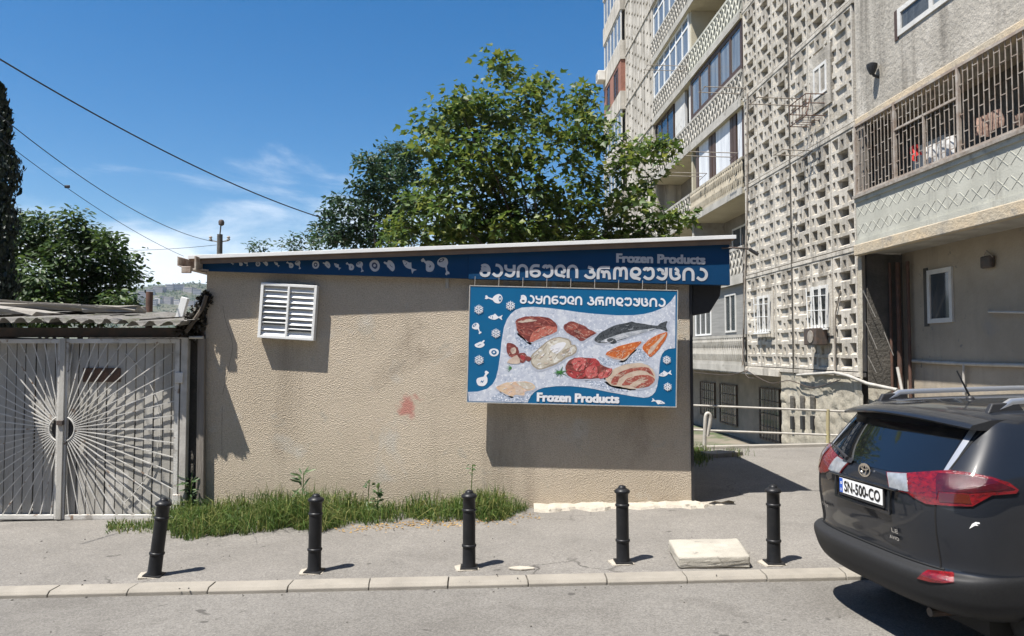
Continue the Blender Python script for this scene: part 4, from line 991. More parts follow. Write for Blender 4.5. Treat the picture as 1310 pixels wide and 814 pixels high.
def parapet(d, t0, t1, z0, h, m, style='x', name='balcony_parapet'):
    mb = MB(); mb.box(d, d + .06, t0, t1, z0, z0 + .10); mb.box(d, d + .06, t0, t1, z0 + h - .09, z0 + h); 
    if style != 'bal': mb.box(d + .035, d + .075, t0, t1, z0 + .10, z0 + h - .09)
    zb, zt = z0 + .10, z0 + h - .09
    if style == 'x':
        n = max(1, int((t1 - t0) / .16)); s = (t1 - t0) / n; rows = 3; hh = (zt - zb) / rows
        for r in range(rows):
            for i in range(n):
                a, b = t0 + i * s, t0 + (i + 1) * s; c, e = zb + r * hh, zb + (r + 1) * hh
                if (i + r) % 2: mb.bar((d + .018, a, c), (d + .018, b, e), .035, .04, up=(1, 0, 0))
                else: mb.bar((d + .018, b, c), (d + .018, a, e), .035, .04, up=(1, 0, 0))
    elif style == 'bal':
        n = max(1, int((t1 - t0) / .17)); s = (t1 - t0) / n
        for i in range(n):
            t = t0 + (i + .5) * s; mb.lathe([(.03, zb), (.06, zb + (zt - zb) * .3), (.025, zb + (zt - zb) * .58), (.055, zb + (zt - zb) * .85), (.03, zt)], 8, (d + .03, t, 0))
    elif style == 'band':  # shallow crossed ribs
        n = max(1, int((t1 - t0) / .30)); s = (t1 - t0) / n
        for r in (.14, .62):
            for i in range(n):
                a = t0 + i * s; c = zb + (zt - zb) * r; e = c + (zt - zb) * .26
                mb.bar((d + .035, a, c), (d + .035, a + s * .8, e), .012, .012, up=(1, 0, 0)); mb.bar((d + .035, a + s * .8, c), (d + .035, a, e), .012, .012, up=(1, 0, 0))
    return mb.build(name, m, apt)


M_['sheet'] = mat('white_sheeting', (.66, .68, .70), (.5, .52, .55), 1.5, .7, .6, 3, stretch=(1, 3, .5), bdist=.04)
DV = 28.3; T0, T1 = 22.82, 33.86
for k in range(9):
    pd = -.05 if k < 5 else -.1
    abox('balcony_slab', M_['soffit'] if k in (2, 3, 4, 5) else M_['facade'], pd, 1.26, T0, T1, fz(k) - .14, fz(k) + .02)
    abox('slab_edge', M_['parapet'], pd - .03, pd, T0, T1, fz(k) - .16, fz(k) + .06)
    m = {0: 'parapet', 1: 'parapet', 2: 'parapet_ochre', 3: 'parapet', 4: 'parapet_green'}.get(k, 'parapet'); stl = {0: 'bal', 1: 'x', 2: 'bal', 3: 'x', 4: 'x'}.get(k, 'x')
    parapet(pd, T0, DV - .04, fz(k) + .06, .95, M_[m], stl); parapet(pd, DV + .04, T1, fz(k) + .06, .95, M_['parapet'], 'x')
    abox('party_wall', M_['soffit'] if k in (2, 4) else M_['parapet'], .06, 1.25, DV - .08, DV + .08, fz(k) + .02, fz(k + 1) - .14)
    abox('back_door', M_['brown'], 1.2, 1.26, 24.2, 25.1, fz(k) + .02, fz(k) + 2.1); glaze(1.18, 25.5, 27.2, fz(k) + .9, fz(k) + 2.2, 2, M_['white_dirty'], M_['glass']); glaze(1.18, 29.5, 32, fz(k) + .9, fz(k) + 2.2, 3, M_['white'], M_['glass'])
zt = lambda k: fz(k + 1) - .15
# glazed-in fronts
abox('plank_infill', M_['grey_plank'], .05, .1, T0, DV - .1, fz(0) + 1.02, zt(0)); glaze(.02, 23.75, 24.75, fz(0) + 1.1, fz(0) + 2.35, 2, M_['white_dirty'], M_['glass']); glaze(.02, 26.2, 28.0, fz(0) + 1.05, fz(0) + 2.1, 3, M_['white'], M_['glass_pale'])
glaze(.0, T0, DV - .1, fz(3) + 1.03, zt(3), 5, M_['brown'], M_['glass_pale'], fw=.17)
glaze(.0, DV + .1, T1, fz(4) + 1.03, zt(4), 6, M_['white'], M_['glass_pale'], rows=(.7,), fw=.09)
abox('white_infill', M_['white_dirty'], .1, .2, DV + 1.0, DV + 2.4, fz(3) + .06, zt(3)); abox('white_infill', M_['white_dirty'], .1, .2, DV + .1, DV + .45, fz(3) + .06, zt(3)); glaze(.08, DV + 2.6, T1, fz(3) + 1.0, zt(3), 3, M_['brown'], M_['glass'])
for a, b in ((23.0, 23.5), (24.2, 25.6), (26.4, 27.5)): abox('sheet_infill', M_['sheet'], .08, .11, a, b, fz(2) + 1.0, zt(2))
for a in (22.82, 23.6, 23.9, 25.65, 26.0, 27.55): abox('brown_post', M_['brown'], .06, .2, a, a + .26, fz(2) + 1.0, zt(2))
glaze(.0, DV + .1, T1, fz(5) + 1.03, zt(5), 6, M_['white'], M_['glass_pale'], rows=(.7,), fw=.09)
for k in (6, 7, 8): glaze(.0, T0, T1, fz(k) + 1.03, zt(k), 9, M_['white'], M_['glass_pale'], fw=.09)
# end bay
for k in range(9):
    abox('bay_slab', M_['facade'], -.3, .02, 39.9, 44.98, fz(k) - .14, fz(k) + .9 if k not in (4, 5) else fz(k) + .85)
    if k == 5: abox('brick_infill', M_['brick'], -.26, .02, 39.95, 44.9, fz(k) + .86, zt(k)); glaze(-.29, 40.6, 41.8, fz(k) + .95, zt(k) - .2, 2, M_['brown'], M_['glass'])
    if k == 5: glaze(-.29, 43, 44, fz(k) + .95, zt(k) - .2, 1, M_['brown'], M_['glass'])
    else: glaze(-.25, 39.95, 44.9, fz(k) + .92, zt(k), 5, M_['white_dirty'], M_['glass_pale'], fw=.12)
abox('roof_slab', M_['facade'], -.4, 10, 3, 45.1, 26, 26.3)
# windows in the lattice wall
def barred(px0, px1, py0, py1, dd, bars=True):
    (ta, za), (tb, zb) = onF(px0, py1), onF(px1, py0); t0, t1 = min(ta, tb), max(ta, tb); z0, z1 = min(za, zb), max(za, zb)
    o = glaze(dd, t0, t1, z0, z1, 2, M_['white_dirty'], M_['glass'], fw=.07)
    if bars:
        mb = MB(); mb.box(dd - .10, dd - .02, t0 - .03, t1 + .03, z0 - .06, z0 - .02)
        for i in range(6):
            a = t0 + (t1 - t0) * i / 5; mb.bar((dd - .06, a, z0 - .03), (dd - .06, a + (.08 if i % 2 else -.06), z1), .02)
        for zz in (z0 + (z1 - z0) * .4, z0 + (z1 - z0) * .75): mb.bar((dd - .06, t0, zz), (dd - .06, t1, zz + .03), .016)
        mb.build('window_bars', M_['white'], o)
    return o
abox('window_surround', M_['facade'], -.05, .1, onF(1064, 362)[0] - .1, onF(1041, 362)[0] + .05, onF(1052, 430)[1], onF(1052, 362)[1] + .05)
barred(1041, 1063, 364, 420, -.08)
abox('window_surround', M_['facade'], -.05, .1, onF(989, 378)[0] - .1, onF(971, 378)[0] + .05, onF(980, 432)[1], onF(980, 376)[1] + .05)
barred(972, 988, 377, 425, -.08)
abox('window_surround', M_['rough'], -.05, .1, onF(1062, 78)[0] - .12, onF(1041, 78)[0] + .12, onF(1052, 140)[1], onF(1052, 78)[1] + .25)
barred(1044, 1060, 76, 128, -.07, False)
# basement: rubble stone wall and shaded recess with barred windows
def rubble_wall(name, t0, t1, z0, z1, d, m, seed):
    r2 = np.random.default_rng(seed); nt, nz = int((t1 - t0) / .07), int((z1 - z0) / .07); pts = r2.uniform(0, 1, (int((t1 - t0) * (z1 - z0) * 9), 2)) * [t1 - t0, z1 - z0]; hgt = r2.uniform(-.02, .025, len(pts))
    vs = []; mb = MB()
    for j in range(nz + 1):
        for i in range(nt + 1):
            p = np.array([(t1 - t0) * i / nt, (z1 - z0) * j / nz]); dd = np.sqrt((((pts - p) * [1, 1.5]) ** 2).sum(1)); o_ = np.argsort(dd)[:2]
            g = min(1, (dd[o_[1]] - dd[o_[0]]) / .07); vs.append((d - hgt[o_[0]] * g + .018 * (1 - g), t0 + p[0], z0 + p[1]))
    mb.add(vs, [(j * (nt + 1) + i, (j + 1) * (nt + 1) + i, (j + 1) * (nt + 1) + i + 1, j * (nt + 1) + i + 1) for j in range(nz) for i in range(nt)])
    return mb.build(name, m, apt, smooth=True, angle=35)
rubble_wall('stone_base', 16.1, 20.3, -1.1, 1.47, .0, M_['stone'], 3)
rubble_wall('stone_base', 15.2, 16.1, -1.1, 1.2, .12, M_['stone'], 4)
abox('recess_end', M_['facade_back'], .06, 1.2, 20.1, 20.32, -1.1, 1.4)
abox('recess_lintel', M_['facade'], -.06, 1.25, 20.3, 34, 1.3, 1.49)
for a, b, c, e in ((896, 914, 490, 530), (921, 942, 493, 540), (972, 997, 498, 560)):
    (ta, za), (tb, zb) = onF(a, e, 1.15), onF(b, c, 1.15); t0, t1 = min(ta, tb), max(ta, tb); z0, z1 = min(za, zb), max(za, zb)
    o = glaze(1.13, t0, t1, z0, z1, 1, M_['iron'], M_['glass'], fw=.05); mb = MB()
    for i in range(1, 7): t = t0 + (t1 - t0) * i / 7; mb.bar((1.09, t, z0), (1.09, t, z1), .018)
    for i in range(1, 4): z = z0 + (z1 - z0) * i / 4; mb.bar((1.09, t0, z), (1.09, t1, z), .018)
    mb.build('window_bars', M_['iron'], o)
for px in (1015, 1028, 1041):
    t, z = onF(px, 541); abox('vent_opening', M_['black'], -.06, .02, t - .07, t + .07, z - .17, z + .17)
    t, z = onF(px, 514); abox('broken_pipe_niche', M_['dark_conc'], -.055, .0, t - .12, t + .12, z - .2, z + .15, bevel=.04)
# right block: balcony with grille above an open undercroft
SB = 16.12
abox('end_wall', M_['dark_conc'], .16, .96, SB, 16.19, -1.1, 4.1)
rubble_wall('broken_wall_end', 16.05, 16.22, 1.4, 4.2, -.01, M_['stone'], 6)
abox('balcony_slab', M_['parapet'], .02, .95, 3, SB, fz(1) - .14, fz(1) + .02); abox('slab_edge', M_['ochre_edge'], -.12, .02, 3, SB + .02, fz(1) - .2, fz(1) + .04, bevel=.02)
parapet(-.10, 3, SB - .02, fz(1) + .04, 1.0, M_['parapet_green'], 'band'); abox('parapet_cap', M_['iron_grey'], -.14, -.02, 3, SB, fz(1) + 1.04, fz(1) + 1.10)
abox('upper_wall', M_['rough'], 0, .95, 3, SB, fz(2) + .06, 26)
bm = None
abox('ceiling_beam', M_['ochre_edge'], -.04, .3, 3, SB + .02, fz(2) - .08, fz(2) + .06, bevel=.02)
abox('balcony_pillar', M_['oldwood'], .0, .12, SB - .25, SB - .05, fz(1) + 1.1, fz(2) - .08)
(ta, za), (tb, zb) = onF(1150, 47), onF(1240, -60); glaze(-.03, tb, ta, za, zb + .0, 2, M_['white_dirty'], M_['glass_pale'], fw=.10); abox('window_reveal', M_['brown'], -.02, .05, ta, ta + .12, za - .05, zb)
(ta, za), (tb, zb) = onF(1189, 414, .95), onF(1219, 341, .95); w_ = glaze(.91, tb, ta, za, zb, 1, M_['white_dirty'], M_['glass'], fw=.09); abox('broken_reveal', M_['dark_conc'], .93, .96, ta, ta + .14, za - .06, zb + .06)
# security grille
GT0, GT1 = 8.6, SB - .05; gz0, gz1 = fz(1) + 1.1, fz(2) - .09
mb = MB(); n = int((GT1 - GT0) / .125); rr = random.Random(6)
for i in range(n + 1):
    t = GT0 + (GT1 - GT0) * i / n; mb.bar((-.07, t, gz0), (-.07, t, gz1), .012)
    for q in range(3):
        z = gz0 + (gz1 - gz0) * ((q + (.25 if i % 2 else .65)) / 3 + .02)
        if i < n: mb.bar((-.07, t, z), (-.07, t + (GT1 - GT0) / n, z), .014)
gr = mb.build('security_grille', M_['grille'], apt)
mb = MB()
for t in (GT1 - .02, onF(1150, 200)[0], onF(1232, 150)[0], GT0): mb.bar((-.075, t, gz0), (-.075, t, gz1), .055)
mb.bar((-.075, GT0, gz0 + .03), (-.075, GT1, gz0 + .03), .05); mb.bar((-.075, GT0, gz1 - .03), (-.075, GT1, gz1 - .03), .05)
mb.bar((-.085, onF(1150, 200)[0], gz0 + 1.0), (-.085, onF(1232, 150)[0], gz0 + 1.0), .04); mb.bar((-.085, onF(1188, 180)[0], gz0), (-.085, onF(1188, 180)[0], gz0 + 1.0), .04)
mb.build('grille_frame', M_['grille'], apt)
abox('inner_door', M_['white_dirty'], .86, .93, 14.4, 15.5, fz(1) + .02, fz(1) + 2.0)
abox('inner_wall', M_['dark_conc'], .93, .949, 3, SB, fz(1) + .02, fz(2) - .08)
# pipes in the undercroft, and pale bars for light streaks
mb = MB()
for d, t, r in ((.75, 15.95, .05), (.85, 15.75, .035), (.62, 16.03, .03)): mb.tube([(d, t, -1), (d, t, 3.9)], r, 10)
mb.build('riser_pipe', M_['rust'], apt, smooth=True, angle=40)
def fpt(px, py, d): t, z = onF(px, py, d); return (d, t, z)
mb = MB()
for a, b in (((1104, 372), (1120, 406)), ((1107, 412), (1122, 447)), ((1110, 455), (1121, 477)), ((1131, 425), (1143, 455))):
    pa, pb = atD(*a, 16.0), atD(*b, 16.0); mb.tube([AM.inverted() @ pa, AM.inverted() @ pb], .008, 6)
mb.build('light_streak_bar', M_['pipe'], apt)  # thin pale bars standing in for light streaks on the end wall
mb = MB(); mb.tube([fpt(1020, 480, -.1), fpt(1068, 477, -.12), fpt(1085, 481, -.1), fpt(1110, 491, -.05), fpt(1148, 499, .1)], .035, 10); mb.tube([fpt(1148, 470, .3), fpt(1154, 500, .3)], .03, 8); mb.build('broken_pipe', M_['pipe'], apt, smooth=True, angle=40)
MB().tube([fpt(1068, 482, -.08), fpt(1068, 440, -.06), fpt(1069, 400, -.06), fpt(1075, 372, -.05)], .02, 8).build('drain_pipe', M_['iron_grey'], apt, smooth=True, angle=40); MB().tube([fpt(1010, 0, -.06), fpt(1010, 93, -.06)], .02, 8).build('drain_pipe', M_['iron_grey'], apt, smooth=True, angle=40); MB().tube([fpt(950, 470, -.06), fpt(956, 250, -.06), fpt(956, 120, -.06)], .03, 8).build('drain_pipe', M_['iron_grey'], apt, smooth=True, angle=40);

mb = MB(); mb.tube([fpt(1163, 462, .9), fpt(1240, 466, .9), fpt(1400, 470, .9)], .035, 10); mb.tube([fpt(1233, 466, .88), fpt(1233, 505, .88)], .025, 8); mb.build('gas_pipe', M_['pipe'], apt, smooth=True, angle=40)
mb = MB(); mb.tube([fpt(1265, 399, .86), fpt(1360, 401, .86)], .02, 8); mb.tube([fpt(1265, 399, .86), fpt(1265, 399, .95)], .02, 8); mb.build('wall_rail', M_['pipe'], apt)
mb = MB()
for pts in ([(955, 474), (985, 490), (1010, 487), (1040, 496), (1075, 486)], [(885, 476), (930, 480), (955, 474)], [(950, 300), (951, 360), (952, 470), (965, 484)]): mb.tube(cr([fpt(a, b, -.08) for a, b in pts], 4), .012, 6)
mb.build('facade_cable', M_['iron'], apt)

AI = AM
def on_apt(name, loc, label, cat, group=None):
    return empty(name, AI @ Vector(loc), (0, 0, FR), label, cat, group)
# things on the facade
t, z = onF(1054, 431); o = on_apt('air_conditioner', (-.2, t, z), 'dark air conditioner box under the barred window of the pierced wall', 'air conditioner'); mb = MB(); mb.box(-.15, .14, -.32, .32, -.2, .2); mb.build('housing', M_['iron'], o, bevel=.02); mb = MB(); mb.lathe([(0, 0), (.15, 0), (.15, .012), (0, .012)], 20, (-.165, -.05, 0), Matrix.Rotation(R(90), 4, 'Y')); mb.build('fan_grille', M_['iron_grey'], o)
t, z = onF(777, 104); o = on_apt('air_conditioner', (-.55, 44.6, z), 'small pale air conditioner high on the far end of the apartment block', 'air conditioner'); mb = MB(); mb.box(-.2, .25, -.4, .4, -.3, .3); mb.build('housing', M_['cream'], o, bevel=.03); mb = MB(); mb.lathe([(0, 0), (.2, 0), (.2, .015), (0, .015)], 20, (-.22, 0, 0), Matrix.Rotation(R(90), 4, 'Y')); mb.build('fan_grille', M_['iron_grey'], o)
t, z = onF(1124, 92); o = on_apt('wall_lamp', (0, t, z), 'small black lamp on the rough wall above the barred balcony', 'lamp'); mb = MB(); mb.lathe([(.05, -.1), (.1, .02), (.11, .1), (.05, .14)], 14, (-.14, 0, .05)); mb.build('lamp_shade', M_['black'], o, smooth=True, angle=40); mb = MB(); mb.tube([(.02, 0, -.12), (-.1, 0, -.08), (-.14, 0, -.02)], .03, 8); mb.build('bracket', M_['black'], o)
t, z = onF(1268, 336, .95); o = on_apt('wall_lamp', (.93, t, z), 'broken dark lamp on the shaded wall right of the small window', 'lamp'); mb = MB(); mb.box(-.1, .0, -.14, .14, -.1, .12); mb.build('lamp_box', M_['iron'], o, bevel=.03); mb = MB(); mb.tube([(-.06, .1, .1), (-.12, -.08, .2), (-.06, -.16, .08)], .012, 6); mb.build('bent_bracket', M_['iron_grey'], o)
# washing behind the grille
def cloth(name, d, px0, px1, py0, py1, m, label, seed):
    (ta, za), (tb, zb) = onF(px0, py1, d), onF(px1, py0, d); t0, t1 = min(ta, tb), max(ta, tb); z0, z1 = min(za, zb), max(za, zb); r2 = random.Random(seed); n, q = 14, 10; vs = []
    for th in (0, .006):
        for j in range(q + 1):
            for i in range(n + 1):
                s = i / n; dn = 1 - j / q; wv = .035 * math.sin(s * 9 + seed) * (.3 + dn) + .02 * math.sin(s * 23)
                vs.append((d + wv + th, t0 + (t1 - t0) * s + .03 * math.sin(dn * 4 + seed), z0 + (z1 - z0) * j / q + .05 * math.sin(s * 5 + seed) * dn))
    m_ = n + 1; o = m_ * (q + 1); mb = MB(); mb.add(vs, [f for th in (0, 1) for j in range(q) for i in range(n) for f in [(th * o + j * m_ + i, th * o + j * m_ + i + 1, th * o + (j + 1) * m_ + i + 1, th * o + (j + 1) * m_ + i)]])
    ob = mb.build(name, m, None, smooth=True); ob.matrix_world = AM; return tag(ob, label, 'laundry')
M_['cl_red'] = mat('red_cloth', (.62, .05, .04), (.5, .03, .03), 8, .9); M_['cl_leo'] = mat('patterned_cloth', (.36, .25, .19), (.16, .09, .07), 24, .9); M_['cl_white'] = mat('white_cloth', (.72, .71, .68), (.4, .39, .38), 12, .9, spots=[((.25, .25, .25), 20, .6, .64)]); M_['cl_brown'] = mat('brown_cloth', (.2, .13, .1), (.12, .08, .06), 10, .9)
cloth('hanging_cloth', .1, 1167, 1174, 184, 205, M_['cl_red'], 'small red cloth hanging behind the balcony grille', 1)
cloth('hanging_towel', .02, 1252, 1280, 138, 176, M_['cl_leo'], 'spotted brownish towel hanging over the balcony grille', 2)
cloth('hanging_sheet', .25, 1183, 1221, 172, 214, M_['cl_white'], 'patterned white sheet hanging behind the balcony grille', 3)
cloth('hanging_cloth', .05, 1298, 1318, 140, 166, M_['cl_brown'], 'dark brown cloth at the right end of the balcony grille', 4)
# laundry rods and the iron basket
for i, (px, py, ln, lb) in enumerate([(1040, 127, 1.4, 'thin iron laundry rods left of the upper window in the pierced wall'), (1040, 193, .75, 'short rusty rod on the pierced wall below the iron basket'), (945, 196, 1.6, 'iron laundry rods in front of the white sheeted balcony'), (955, 113, 1.3, 'iron laundry rods below the brown framed windows'),
                               (880, 85, 1.6, 'laundry rods high on the glazed white balcony of the apartment block'), (905, 222, 1.4, 'iron laundry rods on the ochre balcony parapet')]):
    t, z = onF(px, py); o = on_apt('laundry_rod', (-.04, t, z), lb, 'laundry rod', 'iron laundry rods sticking out of the facade'); mb = MB()
    mb.tube([(0, 0, 0), (-ln, .0, .02)], .014, 6); mb.tube([(0, .5, 0), (-ln, .5, .02)], .014, 6); mb.tube([(-ln * .96, -.05, .02), (-ln * .96, .55, .02)], .012, 6); mb.build('rod_frame', M_['iron_grey'], o)
    mb = MB(); mb.bar((.02, 0, 0), (-.25, 0, -.25), .02); mb.build('brace', M_['iron'], o)
t, z = onF(1046, 140); o = on_apt('iron_basket', (0, t, z), 'rusty iron basket frame under the upper window in the pierced wall', 'basket'); mb = MB()
for zz in (-.3, .0, .22):
    mb.tube([(-.02, -.45, zz), (-.5, -.45, zz), (-.5, .45, zz), (-.02, .45, zz)], .013, 6)
for q in np.linspace(-.45, .45, 6): mb.tube([(-.5, q, .22), (-.5, q, -.3), (-.02, q, -.3)], .009, 5)
mb.tube([(-.5, -.45, -.3), (-.02, .3, .5)], .012, 6); mb.build('basket_frame', M_['rust'], o)

# ================================================================== RAILING at the yard edge
RD = 15.07; rp = onG(1059, 576); rail = empty('pipe_railing', (rp.x, RD, 0), label='pale rusty pipe railing along the edge of the sunken yard', cat='railing')
M_['ochre_pipe'] = mat('yellowed_pipe', (.36, .33, .17), (.3, .25, .16), 6, .6, .2, 30)
for (a, b, c, e) in ((880, 518.5, 1180, 530.5), (880, 550, 1180, 561)):
    mb = MB(); pa, pb = atD(a, b, RD), atD(c, e, RD); mb.tube([pa - rail.location, pb - rail.location], .021, 8); mb.build('rail', M_['pipe'], rail, smooth=True, angle=40)
for px in (1059, 1170):
    a, b = atD(px, 524 + (px - 1059) * .04, RD), atD(px, 579, RD); mb = MB(); mb.tube([b - rail.location, a - rail.location], .036, 10); mb.build('post', M_['ochre_pipe'], rail, smooth=True, angle=40)
mb = MB(); D2 = 14.6; mb.tube(cr([atD(a, b, D2) for a, b in ((901, 579), (902, 545), (903, 532), (906, 529), (909, 534), (907, 548), (905, 558))], 4), .035, 10)
tag(mb.build('bent_pipe', M_['pipe'], None, smooth=True, angle=50), 'bent whitish pipe standing beside the right back corner of the kiosk', 'pipe')
rubble('kerb_piece', 922, 583, 14.0, .75, .25, .14, 'broken low concrete edging in the grass behind the kiosk', 'concrete edging', M_['concrete'], .25)
# ================================================================== WIRES AND POLE
po = atD(281, 322, 24); pole = empty('utility_pole', (po.x, 24, -1), label='dark utility pole top with insulators rising behind the left end of the kiosk roof', cat='pole')
mb = MB(); zt_ = atD(281, 300, 24).z + 1; mb.tube([(0, 0, 0), (0, 0, zt_)], [.10, .085], 10); mb.build('shaft', M_['dark_conc'], pole, smooth=True, angle=40)
mb = MB(); mb.tube([(0, 0, zt_), (.03, 0, zt_ + .34)], .022, 8); mb.build('spike', M_['iron'], pole)
mb = MB(); mb.lathe([(.03, 0), (.085, .03), (.095, .12), (.07, .18), (.03, .2)], 12, (.04, 0, zt_ + .28)); mb.build('lamp_cap', M_['iron'], pole, smooth=True, angle=40)
for xx in (-.3, .28):
    mb = MB(); mb.bar((0, 0, zt_ - .25), (xx, 0, zt_ - .2), .035); mb.lathe([(.03, 0), (.06, .03), (.03, .07), (.06, .1), (.03, .14)], 10, (xx, 0, zt_ - .2)); mb.build('insulator', M_['iron_grey'], pole)


def wire(a, b, Da, Db, sag, r, label, ext=0):
    A = atD(*a, Da); B = atD(*b, Db); pts = []
    for i in range(41):
        t = -ext + (1 + ext) * i / 40; p = A.lerp(B, t); p.z -= sag * 4 * t * (1 - t); pts.append(p - A)
    o = MB().tube(pts, r, 6).build('overhead_cable', M_['black'], None); o.location = A; return tag(o, label, 'cable')


wire((0, 76), (415, 280), 9, 15,   .18, .0105, 'thick black cable sloping down from the top left towards the big tree', .4)
wire((12, 158), (272, 309), 13, 24,   .35, .0085, 'thin black cable running down to the utility pole insulator', .4)
w3 = wire((14, 188), (235, 328), 13, 20, .15, .006, 'thinnest sloping wire, with a small clip, left of the kiosk roof', .4)
wire((110, 319), (277, 313.5), 30, 24, .1, .008, 'nearly level dark wire between the leafy tree and the pole', .3)
p = atD(86, 239, 14.9); mb = MB(); mb.box(-.05, .05, -.02, .02, -.03, .03); o = mb.build('wire_clip', M_['black'], w3, bevel=.01); o.location = p - w3.location
# ================================================================== TREES
LEAF_A = np.array([(0, 0, 0), (.22, .10, .05), (.50, .42, .10), (.20, .50, .03), (0, 1, -.06), (-.20, .50, .03), (-.50, .42, .10), (-.22, .10, .05)])
LEAF_B = np.array([(0, 0, 0), (.13, .15, .03), (.25, .42, .05), (.17, .75, .02), (0, 1, -.05), (-.17, .75, .02), (-.25, .42, .05), (-.13, .15, .03)])


def leaves(name, m, parent, P, Nrm, Tip, size, tmpl, org):
    n = len(P); z = Nrm / np.linalg.norm(Nrm, axis=1, keepdims=True); y = Tip - z * (Tip * z).sum(1, keepdims=True); y /= np.linalg.norm(y, axis=1, keepdims=True) + 1e-9; x = np.cross(y, z)
    T = tmpl; s = size[:, None, None]
    V = P[:, None, :] + s * (T[None, :, 0:1] * x[:, None, :] + T[None, :, 1:2] * y[:, None, :] + T[None, :, 2:3] * z[:, None, :]) - np.array(org)
    V = V.reshape(-1, 3).astype(np.float32); base = (np.arange(n) * 8)[:, None]
    I = np.concatenate([base + np.array([0, 1, 2, 3, 4]), base + np.array([0, 4, 5, 6, 7])], 1).reshape(-1).astype(np.int32)
    me = bpy.data.meshes.new(name); me.vertices.add(len(V)); me.vertices.foreach_set('co', V.reshape(-1)); me.loops.add(len(I)); me.loops.foreach_set('vertex_index', I)
    me.polygons.add(2 * n); me.polygons.foreach_set('loop_start', np.arange(2 * n, dtype=np.int32) * 5); me.polygons.foreach_set('loop_total', np.full(2 * n, 5, np.int32)); me.update(calc_edges=True); me.validate()
    me.materials.append(m); o = bpy.data.objects.new(name, me); COL.objects.link(o); o.parent = parent; return o


def tree(name, blobs, D, dep, base, leaf, lsize, tmpl, dens, bark, label, cat='tree', seed=1, trunk_r=.14, droop=.35, clump=10, upward=.9, group=None):
    """blobs: list of (px, py, r_px): clumps of the crown, given a real depth of their own"""
    g = np.random.default_rng(seed); root = empty(name, base, label=label, cat=cat, group=group); org = np.array(base); P = []; NN = []; TT = []; br = MB(); tips = []
    cz = np.mean([atD(b[0], b[1], D).z for b in blobs]); cxm = np.mean([atD(b[0], b[1], D).x for b in blobs])
    top = Vector((base[0] * .3 + cxm * .7, base[1], base[2] + (cz - base[2]) * .55)); B0 = Vector(base)
    for (a, b, r) in blobs:
        y = D + g.uniform(-1, 1) * dep; sc = y / F; c = np.array(atD(a, b, y)); rad = r * sc
        nc = max(2, int(dens * (rad ** 2) * 4 / (lsize ** 2) / clump * 9.0))
        # limb to this clump
        mid = top.lerp(Vector(c), .5) + Vector(g.uniform(-.15, .15, 3)); mid.z -= .12
        if r > 18 * (1310 / 1310): br.tube([v - B0 for v in cr([B0.lerp(top, g.uniform(.55, .98)), mid, Vector(c)], 4)], [.05 - .04 * i / 8 for i in range(9)], 5)
        for _ in range(nc):
            d = g.normal(size=3); d /= np.linalg.norm(d); q = c + d * rad * g.uniform(.35, 1.02) ** .6 * np.array([1, 1.1, 1])
            if g.random() < .25: br.tube([Vector(c * .6 + q * .4) - B0, Vector(q) - B0], [.012, .005], 4, cap=False)
            n = int(g.integers(int(clump * .6), int(clump * 1.4)))
            off = g.normal(size=(n, 3)) * lsize * np.array([.95, .95, .5]); pos = q + off
            out = d * .55 + np.array([0, 0, upward]); nr = out + g.normal(size=(n, 3)) * .42; tp = off * 1.0 + d * .5 * lsize + g.normal(size=(n, 3)) * lsize * .6; tp[:, 2] -= droop * lsize
            P.append(pos); NN.append(nr); TT.append(tp)
    P = np.concatenate(P); NN = np.concatenate(NN); TT = np.concatenate(TT); sz = lsize * g.uniform(.65, 1.25, len(P))
    leaves('crown', leaf, root, P, NN, TT, sz, tmpl, org)
    br.tube([v - B0 for v in cr([B0, B0.lerp(top, .5) + Vector((.08, .05, 0)), top, top + Vector((.1, 0, .8))], 5)], [trunk_r * (1 - .75 * i / 15) for i in range(16)], 10)
    br.build('trunk', bark, root, smooth=True, angle=60); print(name, len(P)); return root


